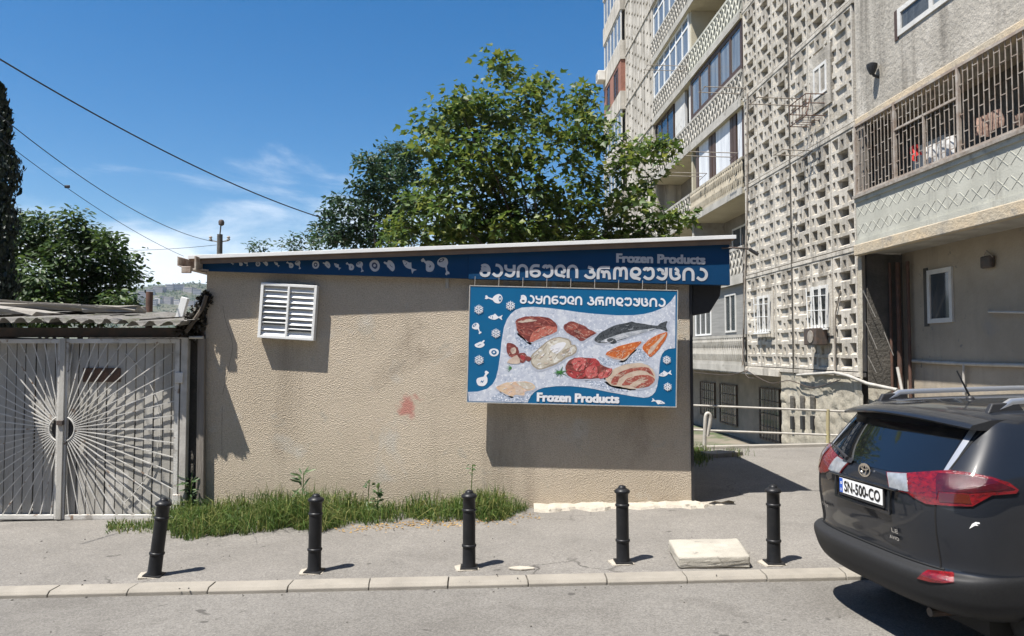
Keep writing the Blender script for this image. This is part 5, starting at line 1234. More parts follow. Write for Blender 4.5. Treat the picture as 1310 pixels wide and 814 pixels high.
M_['bark'] = mat('tree_bark', (.10, .08, .06), (.06, .05, .04), 6, .9, .8, 30, stretch=(1, 1, .2), bdist=.03)
LM1 = leaf_mat('maple_leaves', (.028, .062, .012), (.068, .118, .020), (.18, .21, .042), .36)
LM2 = leaf_mat('plum_leaves', (.018, .045, .020), (.032, .07, .028), (.06, .105, .04), .3)
LM3 = leaf_mat('yard_tree_leaves', (.020, .045, .012), (.040, .078, .018), (.085, .135, .03), .3)
LM4 = leaf_mat('cypress_needles', (.006, .012, .006), (.010, .020, .009), (.018, .032, .012), .1)
Zt = lambda L: [(390 + a / 2.673, 50 + b / 2.673, r / 2.673) for a, b, r in L]
b1 = Zt([(662, 68, 34), (690, 112, 36), (640, 128, 18), (700, 180, 28), (805, 148, 36), (770, 200, 42), (832, 180, 26), (955, 185, 34), (935, 235, 42), (985, 270, 42), (868, 240, 26), (525, 220, 55), (600, 212, 46), (470, 240, 28), (400, 300, 36), (480, 300, 56), (570, 290, 58), (660, 270, 56), (740, 275, 46), (810, 300, 40), (425, 360, 42), (520, 400, 66), (620, 380, 68), (720, 380, 54), (800, 395, 42), (905, 335, 46), (965, 340, 46), (1035, 345, 40), (920, 425, 40), (965, 480, 48), (885, 545, 54), (780, 500, 62), (660, 480, 66), (560, 500, 64), (470, 480, 54), (400, 560, 56), (500, 590, 76), (620, 590, 76), (740, 600, 76), (860, 625, 66), (960, 600, 56), (1040, 545, 40), (1085, 450, 44), (1112, 390, 40), (1180, 380, 42), (1245, 365, 32), (1225, 430, 28), (1180, 500, 40), (1130, 565, 44), (1060, 620, 56), (1200, 610, 44), (1275, 605, 36), (340, 640, 52), (450, 670, 56), (300, 690, 34), (520, 690, 50), (590, 680, 56), (660, 690, 54), (730, 685, 54), (800, 690, 52), (870, 690, 52), (940, 680, 50), (1010, 690, 50), (1080, 690, 48), (1150, 680, 46), (1230, 670, 40), (560, 650, 44), (700, 645, 44), (820, 650, 44)])
tree('maple_tree', b1, 15.2, 1.1, (1.2, 15.6, -1.1), LM1, .155, LEAF_A, 1.45, M_['bark'], 'big broad-leaved tree with sunlit green crown behind the kiosk roof', seed=3, trunk_r=.17)
b2 = Zt([(290, 395, 34), (330, 385, 26), (345, 420, 34), (220, 430, 34), (190, 420, 18), (270, 450, 44), (300, 480, 48), (180, 500, 26), (240, 530, 50), (130, 560, 36), (200, 590, 48), (90, 610, 34), (300, 590, 50), (60, 660, 34), (110, 680, 40), (165, 670, 48), (240, 670, 50), (370, 470, 40), (380, 400, 26), (370, 560, 44), (330, 660, 50)])
tree('plum_tree', b2, 19, 1.0, (-3.0, 19.2, -1.1), LM2, .13, LEAF_B, 1.8, M_['bark'], 'smaller dark green tree left of the big tree, behind the kiosk roof', seed=5, trunk_r=.12, droop=-.3, upward=.5)
tree('young_tree', [(376, 309, 8), (384, 303, 6), (368, 313, 6), (392, 300, 4), (330, 316, 8), (322, 318, 5), (342, 315, 5), (404, 312, 9), (400, 322, 10), (335, 326, 9), (380, 322, 12)], 17, .3, (-4.9, 17, -1.1), LM2, .09, LEAF_B, .9, M_['bark'], 'tips of a young tree just showing over the middle of the kiosk roof', seed=8, trunk_r=.05, droop=-.4)
b3 = [(a / 2.393, 80 + b / 2.393, r / 2.393) for a, b, r in [(60, 485, 26), (120, 485, 34), (60, 560, 56), (140, 555, 56), (222, 480, 28), (250, 525, 44), (300, 545, 38), (335, 560, 36), (200, 600, 56), (280, 620, 56), (350, 625, 44), (392, 605, 22), (400, 655, 28), (335, 700, 46), (240, 700, 50), (130, 680, 66), (40, 660, 66), (430, 668, 9), (370, 740, 40), (280, 760, 50), (160, 760, 60), (40, 760, 60)]]
tree('yard_tree', b3, 16, 1.0, (-9.2, 16, -1.1), LM3, .13, LEAF_B, 2.6, M_['bark'], 'dense leafy tree behind the garage at the left edge', seed=9, trunk_r=.15)
# cypress
cp = atD(-8, 400, 13.5); cy = empty('cypress_tree', (cp.x, 13.5, -1.1), label='dark slender cypress at the left edge of the view', cat='tree')
zt_ = atD(2, 112, 13.5).z; g = np.random.default_rng(4); n = 15000; u = g.uniform(0, 1, n) ** .9; zc = .3 + u * (zt_ + .8); rad = .33 * np.clip((1 - u) * 4.5, 0, 1) ** .7 * (1 + .22 * np.sin(zc * 6 + g.uniform(0, 1, n) * 2)); th = g.uniform(0, 2 * math.pi, n); rr_q = rad * g.uniform(.4, 1.05, n)
P = np.stack([rr_q * np.cos(th), rr_q * np.sin(th), zc], 1); TT = np.stack([.35 * np.cos(th), .35 * np.sin(th), np.ones(n)], 1) + g.normal(size=(n, 3)) * .2; NN = np.stack([np.cos(th), np.sin(th), np.full(n, .1)], 1) + g.normal(size=(n, 3)) * .4
leaves('crown', LM4, cy, P, NN, TT, .10 * g.uniform(.6, 1.3, n), LEAF_B, (0, 0, 0)); MB().tube([(0, 0, 0), (0, 0, 3), (0, 0, zt_)], [.14, .1, .02], 10).build('trunk', M_['bark'], cy)
# ivy / dead vine on the kiosk corner
g = np.random.default_rng(14); P = []
for (a, b, r, k) in ((262, 384, 6, 140), (258, 394, 7, 150), (252, 406, 8, 200), (244, 414, 8, 200), (236, 420, 7, 120), (258, 412, 7, 120), (249, 428, 7, 120), (266, 380, 4, 60)):
    c = np.array(atD(a, b, 9.8)); P.append(c + g.normal(size=(k, 3)) * r * .006)
P = np.concatenate(P); n = len(P); iv = empty('dead_vine', (-4.1, 9.6, 2.3), label='dark withered vine clump between garage roof and kiosk corner', cat='vine')
LM5 = leaf_mat('withered_vine', (.012, .010, .007), (.022, .018, .011), (.04, .034, .02), .1)
leaves('vine_leaves', LM5, iv, P, g.normal(size=(n, 3)), g.normal(size=(n, 3)), .055 * g.uniform(.6, 1.4, n), LEAF_A, (-4.1, 9.6, 2.3))
mb = MB(); mb.tube([Vector(v) - iv.location for v in cr([atD(264, 378, 9.65), atD(258, 395, 9.65), atD(247, 412, 9.6), atD(238, 425, 9.6)], 4)], .025, 6); mb.build('vine_stem', M_['bark'], iv)
# ================================================================== GRASS, WEEDS AND LITTER
g = np.random.default_rng(21)


def blades(name, pts, hts, m, label, lean=.35, wd=.0045):
    n = len(pts); th = g.uniform(0, 2 * math.pi, n); ln = np.abs(g.normal(size=n)) * lean; vs = np.zeros((n, 5, 3)); c, s = np.cos(th), np.sin(th); face = g.uniform(0, 2 * math.pi, n); w = wd * g.uniform(.7, 1.5, n)
    ax = np.stack([np.cos(face), np.sin(face), np.zeros(n)], 1) * w[:, None]; d = np.stack([c, s, np.zeros(n)], 1) * (hts * ln)[:, None]; up = np.array([0, 0, 1.0])
    vs[:, 0] = pts - ax; vs[:, 1] = pts + ax; mid = pts + d * .3 + up * hts[:, None] * .62; vs[:, 2] = mid - ax * .75; vs[:, 3] = mid + ax * .75; vs[:, 4] = pts + d * 1.1 + up * (hts * np.clip(1 - ln * .5, .3, 1))[:, None]
    mb = MB(); me = bpy.data.meshes.new(name); F_ = []
    b = np.arange(n) * 5; f4 = np.stack([b, b + 1, b + 3, b + 2], 1); f3 = np.stack([b + 2, b + 3, b + 4], 1)
    me.from_pydata(vs.reshape(-1, 3).tolist(), [], f4.tolist() + f3.tolist()); me.materials.append(m); o = bpy.data.objects.new(name, me); COL.objects.link(o); return tag(o, label, 'grass', kind='stuff')


GM = leaf_mat('grass_blades', (.04, .085, .016), (.085, .14, .028), (.25, .24, .085), .3)
pts = []; hts = []
XW0, XW1 = -4.5, onG(678, 668).x
n = 10500
while len(pts) < n:
    x = g.uniform(XW0, XW1); s = (x - XW0) / (XW1 - XW0)
    # front edge of the strip from the photograph: wide at the left, narrow at the right
    yf = np.interp(x, [-4.5, -4.15, -3.9, -3.3, -2.9, -2.2, -1.7, -1.3, -.9, -.3, .1, .25], [9.35, 8.95, 8.6, 8.55, 8.85, 8.8, 9.05, 9.2, 9.15, 9.1, 9.35, 9.6]) + .10 * math.sin(x * 9) + .05 * math.sin(x * 23)
    y = g.uniform(yf, 9.80); den = np.interp(x, [-4.5, -4.2, -2.2, -1.7, -1.4, -1.1, -.9, -.2, .0, .25], [.06, .7, 1, .35, .14, .7, .6, .6, .4, .15]) * (.45 + .75 * (math.sin(x * 5.1 + y * 3) * .5 + .5) ** .8)
    if g.random() > den: continue
    pts.append((x, y, G(x))); ed = min(1, (y - yf) / .18 + .35); hts.append(np.interp(x, [-4.5, -3.5, -2.3, -1.6, -.9, -.2, .25], [.20, .33, .36, .2, .32, .3, .14]) * ed * (.6 + .5 * (math.sin(x * 6.3 - y * 5 + 1) * .5 + .5)) * g.uniform(.35, 1.35) ** 1.15)
pts = np.array(pts); hts = np.array(hts)
blades('grass', pts, hts, GM, 'uneven strip of green grass along the foot of the kiosk wall', .8)
q = np.array([onG(a, b) for a, b in zip(g.uniform(137, 215, 700), g.normal(675, 3.5, 700))]); blades('grass', q, g.uniform(.03, .09, 700), GM, 'low thin grass fringe at the foot of the white gate', .8)
q = [np.array(onG(a, b)) for a, b in zip(g.normal(890, 9, 1100), g.normal(584, 5, 1100)) if 884 < a < 935]; q += [np.array(onG(a, b)) for a, b in zip(g.normal(935, 10, 160), g.normal(582, 2, 160))]
q = np.array(q); q = q[(q[:, 1] > 10.2)]; blades('grass', q, g.uniform(.05, .20, len(q)), GM, 'small grass patch by the bent pipe behind the kiosk', .6)
# broad-leaved weeds
LMW = leaf_mat('weed_leaves', (.04, .085, .03), (.07, .125, .045), (.13, .18, .075), .3)
for i, (px, py, h, kind, lb) in enumerate([(386, 661, .56, 0, 'tall arching weed with long leaves behind the second bollard'), (482, 664, .44, 1, 'leafy weed growing alone at the wall, between two clumps of grass'), (602, 657, .62, 2, 'tall thin seed stalk rising behind the middle bollard'), (470, 660, .46, 2, 'thin dry stalk against the wall beside the leafy weed'), (243, 662, .5, 0, 'yellowing weed at the foot of the gate hinge post')]):
    p = onG(px, py); o = empty('weed_plant', p, label=lb, cat='weed'); gg = np.random.default_rng(30 + i)
    st = [Vector((0, 0, 0)), Vector((.01, -.01, h * .5)), Vector((.025, -.02, h))]; MB().tube(cr(st, 5), [.006] * 11, 5).build('stem', GM, o)
    nl = {0: 40, 1: 60, 2: 22}[kind]; zz = gg.uniform(.15, 1, nl) * h if kind != 2 else np.concatenate([gg.uniform(.02, .4, nl // 2) * h, gg.uniform(.8, 1, nl - nl // 2) * h]); a = gg.uniform(0, 6.28, nl)
    Pp = np.stack([.02 * np.cos(a), .02 * np.sin(a), zz], 1); Tp = np.stack([np.cos(a), np.sin(a), gg.uniform(-.5, .8, nl)], 1); Nn = np.stack([-.3 * np.cos(a), -.3 * np.sin(a) - (.9 if kind != 1 else .2), np.full(nl, .7)], 1) + gg.normal(size=(nl, 3)) * .3
    leaves('leaves', LMW, o, Pp, Nn, Tp, {0: .15, 1: .075, 2: .05}[kind] * gg.uniform(.5, 1.2, nl), LEAF_B * ((.42, 1, 1) if kind == 0 else (1, 1, 1)), (0, 0, 0))
DL = leaf_mat('dry_leaves_litter', (.30, .17, .05), (.42, .27, .09), (.20, .12, .05), .1)
n = 520; px = g.uniform(430, 690, n); py = np.interp(px, [430, 520, 600, 690], [677, 671, 668, 660]) + g.normal(size=n) * 3.2; q = np.array([onG(a, b, .006) for a, b in zip(px, py)]); q = q[g.uniform(size=n) < np.interp(px, [430, 470, 560, 600, 690], [.6, 1, 1, .8, .4])]
n = len(q); o = leaves('leaf_litter', DL, None, q, np.array([0, 0, 1.0]) + g.normal(size=(n, 3)) * .25, g.normal(size=(n, 3)), .035 * g.uniform(.5, 1.4, n), LEAF_B, (0, 0, 0)); tag(o, 'dry yellow leaf litter along the grass edge', 'leaves', kind='stuff')
PB = mat('street_grit', (.16, .15, .13), (.06, .055, .05), 30, .9); n = 90; mb = MB()
for i in range(n):
    x = g.uniform(-6, 3.2); y = g.uniform(4.6, 9.4) if i % 3 else g.normal(6.66, .04)
    s = g.uniform(.004, .013); z = G(x) + (.003 if y > 6.9 else (-.047 if y < 6.7 else .01)); a = g.uniform(0, 3.1); c_, s_ = math.cos(a) * s, math.sin(a) * s
    mb.hexa([(x - c_, y - s_, z - .004), (x + s_ * .7, y - c_ * .7, z - .004), (x + c_, y + s_, z - .004), (x - s_ * .7, y + c_ * .7, z - .004), (x - c_ * .7, y - s_ * .7, z + s * .6), (x + s_ * .5, y - c_ * .5, z + s * .6), (x + c_ * .7, y + s_ * .7, z + s * .5), (x - s_ * .5, y + c_ * .5, z + s * .6)])
tag(mb.build('grit', PB, None), 'small dark crumbs of grit scattered on road and pavement', 'grit', kind='stuff')
# ================================================================== FAR HILL AND TOWN
M_['hill'] = mat('hill_scrub', (.045, .058, .032), (.095, .09, .055), .012, .95, .6, .05, spots=[((.025, .04, .018), .02, .48, .56), ((.13, .12, .085), .03, .6, .66)], bdist=6)
HD = 1150; nx, ny = 150, 46; vs = []; g = np.random.default_rng(5)
ph = g.uniform(0, 6.28, 40)
def hz(x, y):
    px = CX + F * x / y * 1.0
    top = np.interp(x, [-2500, -1400, -640, -560, -500, -455, -400, 0, 900, 2500], [120, 105, 92, 108, 112, 106, 100, 60, 40, 40])
    s = min(1, max(0, (y - 650) / 520)); n = sum(math.sin(x * .004 * (1.6 ** (k % 8)) + y * .003 * (1.5 ** (k % 7)) + ph[k]) / (1.5 ** (k % 8)) for k in range(16)) * 1.6
    return -40 + (top + 40) * (s ** .8) + n * s
for j in range(ny + 1):
    for i in range(nx + 1):
        x = -1900 + 2700 * i / nx; y = 640 + (1500 - 640) * j / ny; vs.append((x, y, hz(x, y) if y < 1180 else hz(x, 1180) - (y - 1180) * .05))
mb = MB(); mb.add(vs, [(j * (nx + 1) + i, j * (nx + 1) + i + 1, (j + 1) * (nx + 1) + i + 1, (j + 1) * (nx + 1) + i) for j in range(ny) for i in range(nx)])
tag(mb.build('hills', M_['hill'], None, smooth=True), kind='structure')
M_['town'] = mat('town_block', (.50, .46, .42), (.40, .38, .36), .05, .9); M_['town2'] = mat('town_block_dark', (.36, .32, .29), (.28, .26, .25), .05, .9); M_['town_win'] = mat('town_window_rows', (.13, .14, .16), None)
rr = random.Random(17)
def block(px, py, w, h, fl, m, label):
    # stands on the hill: walk the view ray to the slope
    r = ray(px, py); k = 640.0
    while k < 1240 and (CAMH + r.z * k / r.y) > hz(r.x * k / r.y, k): k += 4
    x, y, z = r.x * k / r.y, k, CAMH + r.z * k / r.y
    o = empty('apartment_block', (x, y, z), (0, 0, rr.uniform(-.5, .5)), label, 'building', 'far apartment blocks on the hillside'); s = k / F
    W_, H_ = w * s, h * s; d = W_ * .45
    MB().box(-W_ / 2, W_ / 2, -d, d, -12, H_).build('wall', m, o); MB().box(-W_ / 2 - .3, W_ / 2 + .3, -d - .3, d + .3, H_, H_ + .8).build('roof', M_['town2'], o)
    for q in range(fl): MB().box(-W_ * .44, W_ * .44, -d - .15, -d + .2, H_ * (q + .4) / fl, H_ * (q + .68) / fl).build('window_band', M_['town_win'], o)
for i, a in enumerate([(204, 374, 12, 6, 3), (217, 372, 9, 7, 3), (228, 371, 14, 6, 3), (243, 374, 12, 5, 2), (252, 377, 9, 6, 3), (192, 378, 9, 7, 3), (183, 382, 10, 8, 4), (178, 390, 8, 7, 3), (205, 388, 10, 8, 4), (216, 389, 9, 8, 4), (196, 391, 9, 7, 3), (228, 390, 8, 6, 3), (244, 392, 12, 6, 3), (257, 390, 10, 6, 3), (186, 398, 9, 5, 2), (168, 376, 9, 6, 3)]):
    block(*a[:2], a[2], a[3], a[4], M_['town'] if i % 3 else M_['town2'], 'grey apartment block, one of the far blocks on the hillside beyond the garage roof')
g = np.random.default_rng(77); n = 2200; P = []
for _ in range(n):
    y = g.uniform(700, 1175); x = -y * g.uniform(.36, .56); P.append((x, y, hz(x, y)))
P = np.array(P); sz = g.uniform(1.6, 4.5, n); TTc = g.normal(size=(n, 3)); 
P = np.repeat(P, 5, 0) + g.normal(size=(n * 5, 3)) * np.repeat(sz, 5)[:, None] * .3; o = leaves('far_woods', LM3, None, P, g.normal(size=(n * 5, 3)) + [0, -.5, .8], g.normal(size=(n * 5, 3)), np.repeat(sz, 5) * .8, LEAF_A, (0, 0, 0)); tag(o, 'scattered dark green scrub covering the far hillside', 'woods', kind='stuff')

# ================================================================== HAZE over the valley
hb_ = MB().box(-2300, 1500, -40, 1560, -2.2, 185).build('haze', None, None); hm = bpy.data.materials.new('haze_air'); hm.use_nodes = True; hn = hm.node_tree.nodes; hn.clear()
ho = hn.new('ShaderNodeOutputMaterial'); hv = hn.new('ShaderNodeVolumePrincipled'); hv.inputs['Color'].default_value = (.80, .88, 1, 1); hv.inputs['Density'].default_value = .00015; hv.inputs['Anisotropy'].default_value = .2
hm.node_tree.links.new(hv.outputs[0], ho.inputs['Volume']); hb_.data.materials.append(hm); tag(hb_, 'thin pale haze hanging over the valley and hill', 'haze', kind='stuff')

# ================================================================== PARKED CAR (heading right, seen from behind)
CT = R(8.0)
p_c = Vector((2.585, 5.5)); hd = Vector((math.cos(CT), math.sin(CT))); org = p_c - hd * .06
car = empty('parked_car', (org.x, org.y, G(org.x) - .05), (0, -math.atan(.022), CT), 'dark grey sport utility car parked at the kerb, seen from behind at the right edge', 'car')
bpy.context.view_layer.update(); CMX = car.matrix_world.copy(); CMI = CMX.inverted()
M_['paint'] = mat('dark_grey_paint', (.0115, .0135, .018), (.014, .0165, .0215), 400, .35, 0, metal=.0, coat=.8, spec=.12)
M_['bumper'] = mat('bumper_grey', (.020, .0204, .0215), (.025, .0254, .0265), 60, .55, .05, 120, spec=.2)
M_['carglass'] = mat('dark_tinted_glass', (.006, .007, .008), None, rough=.03, spec=.8, coat=.6)
M_['red'] = mat('red_lens', (.19, .004, .005), (.07, .002, .003), 26, .14, .35, 55, spec=.5, coat=1, stretch=(1, 1, 2.2))
M_['red_dk'] = mat('dark_red_lens', (.075, .002, .004), (.028, .001, .002), 22, .14, .35, 50, spec=.5, coat=1, stretch=(1, 1, 2.2))
M_['amber'] = mat('amber_lens', (.075, .012, .005), None, rough=.15, spec=.6, coat=1)
M_['clear'] = mat('clear_lens', (.36, .38, .40), (.22, .235, .25), 18, .12, .15, 40, metal=.3, coat=1)
M_['chrome'] = mat('chrome', (.72, .73, .75), None, rough=.12, metal=1)
M_['silver'] = mat('silver_rail', (.50, .51, .53), None, rough=.3, metal=.7)
M_['rubber'] = mat('tyre_rubber', (.022, .022, .022), (.035, .034, .033), 20, .85, .2, 60)
M_['gap'] = mat('panel_gap_black', (.006, .006, .006), None, rough=.7)
M_['plate'] = mat('plate_white', (.78, .78, .77), (.72, .72, .71), 12, .35)
M_['plate_blue'] = mat('plate_blue', (.02, .09, .42), None, rough=.35)
M_['ink'] = mat('plate_ink', (.012, .012, .014), None, rough=.4)
LV = [  # z, rear x, rear corner depth a, half width w, front x
    (.30, .30, .50, .76, 4.35), (.345, .15, .50, .85, 4.48), (.39, .075, .50, .89, 4.54), (.45, .035, .50, .91, 4.56), (.52, .012, .50, .920, 4.57), (.575, .0, .50, .925, 4.56), (.608, .004, .50, .926, 4.55),
    (.622, .018, .50, .925, 4.55), (.632, .055, .46, .921, 4.55), (.642, .085, .44, .918, 4.54), (.69, .090, .44, .915, 4.53), (.78, .078, .45, .917, 4.50), (.88, .066, .46, .918, 4.46), (1.0, .062, .48, .917, 4.35), (1.06, .066, .49, .914, 3.95), (1.12, .08, .48, .908, 3.60),
    (1.18, .105, .43, .898, 3.40), (1.22, .135, .40, .885, 3.30), (1.28, .185, .38, .862, 3.18), (1.36, .255, .35, .828, 3.02), (1.44, .325, .33, .792, 2.86), (1.50, .375, .32, .762, 2.72), (1.555, .415, .31, .728, 2.58), (1.595, .45, .32, .690, 2.45), (1.622, .50, .34, .63, 2.32), (1.642, .60, .34, .54, 2.15), (1.655, .75, .34, .42, 2.0), (1.662, .95, .3, .25, 1.85)]
zs_ = [l[0] for l in LV]
ZL = []
for a, b in zip(zs_[:-1], zs_[1:]):
    n = max(1, int(round((b - a) / .018))); ZL += [a + (b - a) * i / n for i in range(n)]
ZL.append(zs_[-1])


def lv(z):
    i = max(0, min(len(LV) - 2, int(np.searchsorted(zs_, z)) - 1)); z0, z1 = zs_[i], zs_[i + 1]; t = (z - z0) / (z1 - z0); out = []
    for c in range(1, 5):
        p0, p1, p2, p3 = (LV[max(0, min(len(LV) - 1, i + q))] for q in (-1, 0, 1, 2))
        h = z1 - z0; m1 = (p2[c] - p0[c]) / max(1e-6, p2[0] - p0[0]) * h; m2 = (p3[c] - p1[c]) / max(1e-6, p3[0] - p1[0]) * h
        d = (p2[c] - p1[c])
        if d * m1 <= 0: m1 = 0
        if d * m2 <= 0: m2 = 0
        m1 = math.copysign(min(abs(m1), 3 * abs(d)), m1); m2 = math.copysign(min(abs(m2), 3 * abs(d)), m2)
        t2, t3 = t * t, t * t * t
        out.append((2 * t3 - 3 * t2 + 1) * p1[c] + (t3 - 2 * t2 + t) * m1 + (-2 * t3 + 3 * t2) * p2[c] + (t3 - t2) * m2)
    return out


NR, NS = 56, 26


def outline(z):
    xr, a, w, xf = lv(z); pts = []; P = 3.3; af = .9 if z < 1.1 else .35
    for k in range(NR + 1):
        u = math.sin(-math.pi / 2 + math.pi * k / NR); x = xr + a * (1 - max(0, 1 - abs(u) ** P) ** (1 / P)); pts.append((x, -u * w, z))     # left (+y) to right (-y)
    x0 = xr + a; x1 = max(x0 + .1, xf - af)
    for k in range(1, NS): pts.append((x0 + (x1 - x0) * k / NS, -w, z))
    for k in range(NR // 2 + 1):
        u = math.sin(-math.pi / 2 + math.pi * k / (NR // 2)); pts.append((max(x1, xf - af) + (xf - max(x1, xf - af)) * (max(0, 1 - abs(u) ** 2.4) ** (1 / 2.4)), u * w, z))
    for k in range(1, NS): pts.append((x1 + (x0 - x1) * k / NS, w, z))
    return pts


rows = [outline(z) for z in ZL]; m_ = len(rows[0]); V = [v for r in rows for v in r]; FS = []
for j in range(len(rows) - 1):
    for i in range(m_):
        i2 = (i + 1) % m_; FS.append((j * m_ + i, (j + 1) * m_ + i, (j + 1) * m_ + i2, j * m_ + i2))
FS.append(tuple((len(rows) - 1) * m_ + i for i in range(m_)))
FS.append(tuple(range(m_ - 1, -1, -1)))
FS = [f[::-1] for f in FS]
me0 = bpy.data.meshes.new('whole'); me0.from_pydata(V, [], FS); me0.update()
bm = bmesh.new(); bm.from_mesh(me0); bmesh.ops.recalc_face_normals(bm, faces=bm.faces); bm.to_mesh(me0); 
FS = [tuple(p.vertices) for p in me0.polygons]; VN = [tuple(v.normal) for v in me0.vertices]
BV = BVHTree.FromBMesh(bm); bm.free()


def sub_mesh(name, keep, m):
    idx = {}; vs = []; fs = []; nn = []
    for f in FS:
        c = [sum(V[i][k] for i in f) / len(f) for k in range(3)]
        if keep(*c):
            for i in f:
                if i not in idx: idx[i] = len(vs); vs.append(V[i]); nn.append(VN[i])
            fs.append(tuple(idx[i] for i in f))
    me = bpy.data.meshes.new(name); me.from_pydata(vs, [], fs); me.update(); me.polygons.foreach_set('use_smooth', [True] * len(fs)); me.normals_split_custom_set_from_vertices(nn)
    me.materials.append(m); o = bpy.data.objects.new(name, me); COL.objects.link(o); o.parent = car; return o


isb = lambda x, y, z: z < .639 and (x < .95)
isg = lambda x, y, z: z >= .639 and x < .62 and abs(y) < .675 and z < 1.57
sub_mesh('body', lambda x, y, z: not isb(x, y, z) and not isg(x, y, z), M_['paint']); sub_mesh('rear_bumper', isb, M_['bumper']); gate_t = sub_mesh('tailgate', isg, M_['paint'])
bpy.data.meshes.remove(me0)


def hit(px, py):
    o = CMI @ Vector((0, 0, CAMH)); d = (CMI.to_3x3() @ ray(px, py)).normalized(); h = BV.ray_cast(o, d); return h


def patch(name, poly, m, parent=None, off=.004, step=3.0, mirror=False, edge=.0, curve=0, flat=False):
    """a lens / trim / pane laid on the car's skin; the outline follows the photograph, every point sits on the body"""
    if curve: poly = [tuple(v) for v in cr(poly, curve, True)]
    bm = bmesh.new(); f = bm.faces.new([bm.verts.new((a, b, 0)) for a, b in poly]); x0 = min(a for a, b in poly); x1 = max(a for a, b in poly); y0 = min(b for a, b in poly); y1 = max(b for a, b in poly)
    for ax, lo, hi in ((0, x0, x1), (1, y0, y1)):
        q = lo + step
        while q < hi:
            n = Vector((1, 0, 0)) if ax == 0 else Vector((0, 1, 0)); c = n * q
            bmesh.ops.bisect_plane(bm, geom=bm.verts[:] + bm.edges[:] + bm.faces[:], plane_co=c, plane_no=n); q += step
    bad = []; nr = {}
    for v in bm.verts:
        h = hit(v.co.x, v.co.y)
        if h[0] is None: bad.append(v); continue
        nr[v] = h[1]; v.co = h[0] + h[1] * off
    bmesh.ops.delete(bm, geom=bad, context='VERTS')
    bmesh.ops.recalc_face_normals(bm, faces=bm.faces)
    be = [e for e in bm.edges if e.is_boundary]; r = bmesh.ops.extrude_edge_only(bm, edges=be)
    for v in [g_ for g_ in r['geom'] if isinstance(g_, bmesh.types.BMVert)]:
        h = BV.find_nearest(v.co); v.co = h[0] - h[1] * .003
    for f in bm.faces: f.smooth = True
    sgn = sum((f.normal.dot(BV.find_nearest(f.calc_center_median())[1]) > 0) - .5 for f in bm.faces)
    if sgn < 0: bmesh.ops.reverse_faces(bm, faces=bm.faces)
    outs = []
    for mi in ((1, -1) if mirror else (1,)):
        me = bpy.data.meshes.new(name); b2 = bm.copy()
        if mi < 0:
            for v in b2.verts: v.co.y *= -1
            bmesh.ops.reverse_faces(b2, faces=b2.faces)
        b2.to_mesh(me); b2.free(); me.materials.append(m); me.set_sharp_from_angle(angle=R(50)); o = bpy.data.objects.new(name, me); COL.objects.link(o); o.parent = (parent[0 if mi > 0 else 1] if isinstance(parent, (list, tuple)) else parent) or car; outs.append(o)
    bm.free(); return outs


def skin(y, z, off=0.0, side=False):             # point on the rear (or right side: y is then x) of the car
    h = BV.ray_cast(Vector((-2, y, z)), Vector((1, 0, 0))) if not side else BV.ray_cast(Vector((y, -3, z)), Vector((0, 1, 0)))
    if h[0] is None: h = BV.find_nearest(Vector((0, y, z)) if not side else Vector((y, -.92, z)))
    return h[0] + h[1] * off


def seam(pts, r=.004):
    return MB().tube([skin(y, z, .0005) for y, z in pts], r, 6)


# panel gaps of the tailgate and bumper
L = []
for s in (1, -1):
    seam([(s * .675, z) for z in np.linspace(.646, 1.55, 30)], .006).build('panel_gap', M_['gap'], car)
seam([(y, .648) for y in np.linspace(-.70, .70, 50)], .007).build('panel_gap', M_['gap'], gate_t)
# rear window, in car space: trapezoid with rounded corners on the tailgate
def skin_patch(name, poly, m, parent, off=.004, step=.035, curve=0, side=False):
    if curve: poly = [tuple(v) for v in cr(poly, curve, True)]
    bm = bmesh.new(); bm.faces.new([bm.verts.new((a, b, 0)) for a, b in poly])
    for ax in (0, 1):
        lo = min(p[ax] for p in poly); hi = max(p[ax] for p in poly); q = lo + step
        while q < hi:
            n = Vector((1, 0, 0)) if ax == 0 else Vector((0, 1, 0)); bmesh.ops.bisect_plane(bm, geom=bm.verts[:] + bm.edges[:] + bm.faces[:], plane_co=n * q, plane_no=n); q += step
    for v in bm.verts: v.co = skin(v.co.x, v.co.y, off, side)
    bmesh.ops.recalc_face_normals(bm, faces=bm.faces)
    if sum((f.normal.dot(BV.find_nearest(f.calc_center_median())[1]) > 0) - .5 for f in bm.faces) < 0: bmesh.ops.reverse_faces(bm, faces=bm.faces)
    for f in bm.faces: f.smooth = True
    me = bpy.data.meshes.new(name); bm.to_mesh(me); bm.free(); me.materials.append(m); o = bpy.data.objects.new(name, me); COL.objects.link(o); o.parent = parent; return o


rw = skin_patch('rear_window', [(-.645, 1.215), (-.3, 1.20), (0, 1.195), (.3, 1.20), (.645, 1.215), (.635, 1.30), (.60, 1.51), (-.60, 1.51), (-.635, 1.30)], M_['carglass'], gate_t, .003)
for s in (1, -1): skin_patch('pillar_reflection', [(s * .652, 1.20), (s * .685, 1.20), (s * .652, 1.515), (s * .612, 1.515)], M_['silver'], car, .003)  # silver strips stand in for a reflection beside the rear window
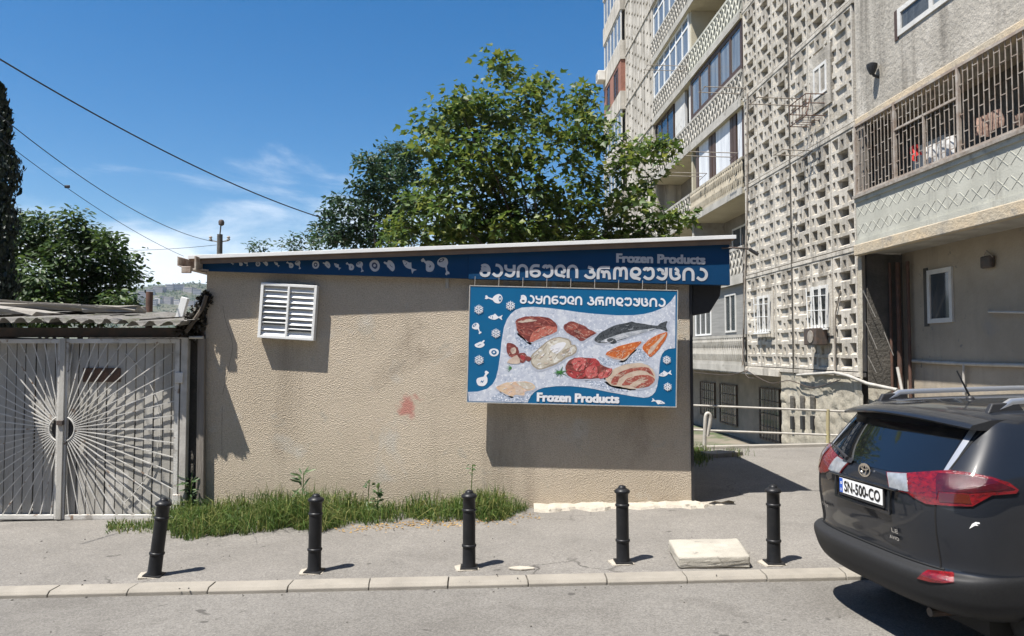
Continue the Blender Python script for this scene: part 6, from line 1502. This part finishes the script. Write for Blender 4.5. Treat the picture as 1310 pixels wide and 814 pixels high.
# spoiler over the rear window
def slab_mesh(rowsA, name, m, parent, smooth=True):
    n = len(rowsA[0]); mb = MB(); mb.add([p for r in rowsA for p in r], [(j * n + i, (j + 1) * n + i, (j + 1) * n + (i + 1) % n, j * n + (i + 1) % n) for j in range(len(rowsA) - 1) for i in range(n)] + [tuple(range(n)), tuple((len(rowsA) - 1) * n + i for i in range(n - 1, -1, -1))]); return mb.build(name, m, parent, smooth=smooth, angle=40)
rowsA = []
for y in np.linspace(-.70, .70, 29):
    u = abs(y) / .70; cz = -.05 * u * u; xr = .285 + .09 * u ** 3; 
    rowsA.append([(xr, y, 1.585 + cz), (xr + .02, y, 1.603 + cz), (xr + .16, y, 1.632 + cz), (xr + .40, y, 1.655 + cz - .02 * u), (xr + .40, y, 1.60 + cz), (xr + .15, y, 1.563 + cz), (xr + .01, y, 1.572 + cz)])
sp = slab_mesh(rowsA, 'roof_spoiler', M_['paint'], gate_t)
skin_patch('wiper_base', [(.18, 1.185), (.30, 1.185), (.30, 1.215), (.18, 1.215)], M_['black'], rw, .02)
MB().tube([skin(.24, 1.205, .03), skin(.42, 1.245, .025), skin(.60, 1.27, .02)], [.014, .010, .006], 8).build('wiper', M_['black'], rw)
# roof rails and antenna
def roof_z(x, y): h = BV.ray_cast(Vector((x, y, 3)), Vector((0, 0, -1))); return h[0].z
for s in (1, -1):
    y = s * .575; xs_ = np.linspace(.66, 2.35, 14); 
    rw_ = []
    for i, x in enumerate(xs_):
        t = i / 13; lift = .062 * min(1, math.sin(math.pi * t) * 4) ; z = roof_z(x, y * .98) + lift - .008; yy = y * (1 - .01 * t)
        rw_.append([(x, yy - .020, z - .018), (x, yy + .020, z - .018), (x, yy + .022, z + .004), (x, yy + .012, z + .020), (x, yy - .012, z + .020), (x, yy - .022, z + .004)])
    rl_ = slab_mesh(rw_, 'roof_rail', M_['silver'], car)
    for x in (.74, 2.28):
        z = roof_z(x, y * .98); MB().hexa([(x - .14, y - .024, z - .02), (x + .14, y - .024, z - .02), (x + .14, y + .024, z - .02), (x - .14, y + .024, z - .02), (x - .10, y - .018, z + .045), (x + .09, y - .018, z + .05), (x + .09, y + .018, z + .05), (x - .10, y + .018, z + .045)]).build('rail_foot', M_['black'], rl_, bevel=.008)
ax_ = (.98, .02); z = roof_z(*ax_); MB().lathe([(.032, -.01), (.030, .008), (.018, .02), (.006, .026)], 14, (ax_[0], ax_[1], z)).build('antenna_base', M_['black'], car, smooth=True); MB().tube([(ax_[0], ax_[1], z + .015), (ax_[0] - .10, ax_[1], z + .215)], [.008, .005], 8).build('antenna', M_['black'], car)
# lamps
TL = [(1135, 604.5), (1160, 606), (1190, 604), (1215, 602.5), (1240, 605.5), (1268, 611), (1290, 618), (1302, 627), (1299, 631.5), (1268, 634), (1256, 641), (1244, 648), (1215, 647.5), (1186, 645), (1170, 637), (1162, 631), (1139, 626.5)]
t2 = patch('tail_light', TL, M_['red'], None, .010, 3, True)
patch('clear_lens', [(1136.5, 605.5), (1161, 607), (1163.5, 629.5), (1140, 625.5)], M_['clear'], t2, .014, 3, True)
patch('amber_lens', [(1202, 631), (1240, 633), (1243, 645), (1203, 642.5)], M_['amber'], t2, .0135, 3, True)
patch('dark_lens', [(1201, 606.5), (1240, 609), (1268, 614), (1297, 626), (1266, 629), (1242, 631), (1202, 628.5), (1199, 640), (1198.5, 612)], M_['red_dk'], t2, .0132, 3, True)
seam([(-.62, 1.05), (-.62, 1.27)], .003)
patch('rear_reflector', [(1173.5, 740), (1180, 734), (1187, 730), (1221, 733), (1220.5, 745), (1206, 746), (1190, 744.5)], M_['red'], None, .006, 3, False)
M_['satin'] = mat('satin_grey_trim', (.11, .112, .115), (.09, .092, .095), 30, .4, 0)
# plate in its recess
h = hit(1103, 628); pc = h[0]; rn = Vector((-1, 0, 0.02)).normalized()
PLM = frame((0.012, 0, .93), (0, -1, 0), (.02, 0, 1)); cy_, cz_ = pc.y, pc.z
PLM.translation = Vector((skin(0, cz_).x - .012, cy_, cz_)); print('plate', pc, skin(0, cz_))
lm = lambda mb, x0, x1, y0, y1, z0, z1: lbox(mb, PLM, x0, x1, y0, y1, z0, z1)
rp_ = MB(); lm(rp_, -.33, .33, -.105, -.085, -.01, .004); lm(rp_, -.33, -.31, -.085, .07, -.01, .004); lm(rp_, .31, .33, -.085, .07, -.01, .004); rp_.build('plate_recess', M_['paint'], gate_t, bevel=.004)
hb = MB(); lm(hb, -.40, .40, .068, .085, -.03, .012); hb.build('handle_bar', M_['paint'], gate_t, bevel=.008)
pb = MB(); lm(pb, -.267, .267, -.072, .064, -.012, .003); pf = pb.build('plate_frame', M_['black'], car, bevel=.003)
pw = MB(); lm(pw, -.26, .26, -.053, .057, .003, .006); pl_ = pw.build('number_plate', M_['plate'], car)
q = MB(); lm(q, -.258, -.217, -.051, .055, .0061, .0072); q.build('blue_strip', M_['plate_blue'], pl_)
PT = lambda x, y, z: PLM @ Matrix.Translation((x, y, z))
text_mesh('plate_letters', 'SN-500-CO', M_['ink'], pl_, PT(-.195, -.036, .0065), .43, .076, bold=.0035, th=.0004)
text_mesh('country_letters', 'GE', M_['plate'], pl_, PT(-.250, -.04, .0074), .024, .02, th=.0004)
MB().ribbon([(-.236 + .008 * math.cos(a), .02 + .008 * math.sin(a)) for a in np.linspace(0, 6.283, 12, endpoint=False)], .006, PT(0, 0, .0074), .0004, True).build('flag_mark', M_['plate'], pl_)
# emblem: three ovals
EM = frame(skin(cy_, cz_ + .146, .006), (0, -1, 0), (.12, 0, 1)); mb = MB()
ov = lambda rx, ry, cx=0, cy=0, n=24: [(cx + rx * math.cos(2 * math.pi * k / n), cy + ry * math.sin(2 * math.pi * k / n)) for k in range(n)]
mb.ribbon(ov(.066, .044), .012, EM, .008, True); mb.ribbon(ov(.021, .036), .009, EM, .0075, True); mb.ribbon(ov(.043, .0155, 0, .019), .009, EM, .0072, True); mb.build('emblem', M_['chrome'], gate_t)
def badge(name, s, y, z, w, h, bold=.002):
    p = skin(y, z, .008); dx = skin(y - .05, z, .002) - skin(y + .05, z, .002); up = skin(y, z + .03, .002) - skin(y, z - .03, .002)
    return text_mesh(name, s, M_['chrome'], gate_t, frame(p, dx, up), w, h, bold=bold, th=.004)
hl = hit(1147, 682)[0]; badge('badge_letters', 'LE', hl.y + .03, hl.z + .005, .062, .026); hl = hit(1146, 688)[0]; badge('badge_letters', 'AWD', hl.y + .045, hl.z - .008, .095, .022)
hl = hit(1076, 655)[0]; badge('model_letters', 'RAV4', .62, hl.z, .15, .026); 
hl = hit(1243, 672)[0]
patch('bird_sticker', [(1240, 676.5), (1243.5, 670.5), (1248, 668), (1253, 668.6), (1253.6, 670.4), (1249, 670.6), (1251.6, 672.8), (1247, 672.6), (1243, 675)], M_['plate'], None, .003, 2)
patch('chrome_mark', [(1057.5, 606), (1061.5, 604.5), (1065, 607), (1064.5, 612), (1060, 613.5), (1058, 610)], M_['chrome'], gate_t, .005, 2)
# side glass, wheels, arches, underbody, doors
def side_poly(name, poly, m, off=.004):
    for s in (1, -1):
        bm = bmesh.new(); bm.faces.new([bm.verts.new((a, b, 0)) for a, b in poly])
        for ax in (0, 1):
            lo = min(p[ax] for p in poly); hi = max(p[ax] for p in poly); q = lo + .05
            while q < hi:
                n = Vector((1, 0, 0)) if ax == 0 else Vector((0, 1, 0)); bmesh.ops.bisect_plane(bm, geom=bm.verts[:] + bm.edges[:] + bm.faces[:], plane_co=n * q, plane_no=n); q += .05
        for v in bm.verts: v.co = skin(v.co.x, v.co.y, off, True); v.co.y *= -s if s < 0 else 1
        bmesh.ops.recalc_face_normals(bm, faces=bm.faces)
        if sum(f.normal.y * (-s) for f in bm.faces) < 0: bmesh.ops.reverse_faces(bm, faces=bm.faces)
        for f in bm.faces: f.smooth = True
        me = bpy.data.meshes.new(name); bm.to_mesh(me); bm.free(); me.materials.append(m); o = bpy.data.objects.new(name, me); COL.objects.link(o); o.parent = car
side_poly('quarter_window', [(.70, 1.40), (.95, 1.24), (1.28, 1.23), (1.26, 1.49), (.90, 1.50)], M_['carglass']); side_poly('side_window', [(1.36, 1.22), (2.15, 1.20), (2.10, 1.50), (1.34, 1.50)], M_['carglass']); side_poly('side_window', [(2.23, 1.20), (3.05, 1.20), (2.62, 1.46), (2.18, 1.50)], M_['carglass'])
def windscreen():
    bm = bmesh.new(); rowsq = []
    for z in np.linspace(1.17, 1.53, 10):
        r_ = []
        for y in np.linspace(-.62, .62, 14):
            h = BV.ray_cast(Vector((8, y, z)), Vector((-1, 0, 0))); r_.append(bm.verts.new(h[0] + h[1] * .004))
        rowsq.append(r_)
    for j in range(9):
        for i in range(13): bm.faces.new((rowsq[j][i], rowsq[j][i + 1], rowsq[j + 1][i + 1], rowsq[j + 1][i]))
    me = bpy.data.meshes.new('windscreen'); bm.to_mesh(me); bm.free(); me.materials.append(M_['carglass']); o = bpy.data.objects.new('windscreen', me); COL.objects.link(o); o.parent = car
windscreen()
for x in (.93, 3.59):
    for s in (1, -1):
        wm = Matrix.Translation((x, s * .80, .355)) @ Matrix.Rotation(R(90 * -s), 4, 'X')
        wh = MB().lathe([(.20, -.11), (.30, -.115), (.345, -.10), (.356, -.06), (.356, .06), (.345, .10), (.30, .118), (.235, .112), (.225, .09)], 40, M=wm).build('wheel', M_['rubber'], car, smooth=True, angle=35)
        mb = MB(); mb.lathe([(.0, .06), (.05, .075), (.06, .05), (.2, .05), (.222, .1), (.232, .108), (.225, .04), (.0, .02)], 40, M=wm)
        for k in range(5):
            a = 2 * math.pi * k / 5; mb.bar(wm @ Vector((.04 * math.cos(a), .04 * math.sin(a), .085)), wm @ Vector((.222 * math.cos(a), .222 * math.sin(a), .09)), .05, .02)
        mb.build('rim', M_['silver'], wh, smooth=True, angle=35)
        ar = MB(); a_ = np.linspace(R(-12), R(192), 30); r0, r1_ = .395, .465; vs = []
        for t in a_:
            for rr2 in (r0, r1_):
                xx, zz = x + rr2 * math.cos(t), .37 + rr2 * math.sin(t) * .98; h = BV.ray_cast(Vector((xx, -3, zz)), Vector((0, 1, 0))); yq = h[0].y if h[0] is not None else -.9
                vs += [(xx, -s * (yq - .012) * -1 if s < 0 else -(yq - .012), zz)]
        fs = [(2 * i, 2 * i + 1, 2 * i + 3, 2 * i + 2) for i in range(len(a_) - 1)]; ar.add(vs, fs); ar.build('wheel_arch', M_['bumper'], car, smooth=True)
        dk = MB(); pp = [(.395 * math.cos(t), .015 + .395 * .98 * math.sin(t)) for t in a_]; vs = []
        for (u, v) in pp:
            h = BV.ray_cast(Vector((x + u, -3, .355 + v)), Vector((0, 1, 0))); yq = h[0].y if h[0] is not None else -.9; vs.append((x + u, (yq - .006) if s < 0 else -(yq - .006), .355 + v))
        dk.add(vs, [tuple(range(len(vs)))]); dk.build('arch_shade_sheet', M_['gap'], car)  # flat black sheet in place of the shade inside the wheel arch
ub = MB(); ub.box(.45, 4.2, -.70, .70, .20, .32); ub.build('underbody', M_['gap'], car); MB().tube([(.22, -.45, .29), (.6, -.45, .29)], .03, 12).build('exhaust', M_['iron'], car)
side_poly('sill_cladding', [(1.42, .25), (3.10, .25), (3.10, .38), (1.42, .38)], M_['bumper'], .012)
for x in (1.32, 2.19, 3.12): 
    for s in (1, -1):
        pts = [skin(x + .02 * math.sin(z * 3), z, .0005, True) for z in np.linspace(.40, 1.48, 24)]
        if s > 0: pts = [Vector((p.x, -p.y, p.z)) for p in pts]
        MB().tube(pts, .004, 5).build('door_gap', M_['gap'], car)
for x in (1.45, 2.32):
    for s in (1, -1):
        p = skin(x, 1.02, .02, True); MB().bar((p.x, p.y if s < 0 else -p.y, p.z), (p.x + .2, p.y if s < 0 else -p.y, p.z + .005), .02, .03).build('door_handle', M_['paint'], car, bevel=.006)
for s in (1, -1):
    p = skin(2.95, 1.18, .1, True); MB().box(p.x - .06, p.x + .06, (p.y - .1) if s < 0 else (-p.y - .06), (p.y + .06) if s < 0 else (-p.y + .1), p.z - .03, p.z + .12).build('side_mirror', M_['paint'], car, bevel=.03)
    MB().hexa([(4.15, s * .78, .88), (4.40, s * .55, .84), (4.42, s * .52, .96), (4.1, s * .80, 1.0), (4.16, s * .86, .88), (4.46, s * .60, .84), (4.44, s * .56, .96), (4.1, s * .88, 1.0)]).build('headlight', M_['clear'], car, bevel=.01)

# ================================================================== unseen building front added behind the camera to cut sky fill and feed reflections
opp = empty('added_street_front', (0, -15, 0), label='plain unseen front added behind the viewpoint to block sky light and feed car reflections', cat='building')
M_['opp'] = mat('added_front_render', (.30, .26, .21), (.24, .21, .17), .3, .9, .3, 10)
MB().box(-42, 42, -8, 0, -1.1, 15).build('wall', M_['opp'], opp); w0 = None
for k in range(5):
    for i in range(-13, 14):
        if w0 is None:
            w0 = MB().box(-.75, .75, -.02, .06, 0, 1.6).build('window', M_['white'], opp); MB().box(-.66, .66, .02, .075, .08, 1.52).build('pane', M_['glass'], w0); o = w0
        else: o = copy_tree(w0, opp)
        o.location = (i * 3.0, 0, 1.2 + 2.8 * k)
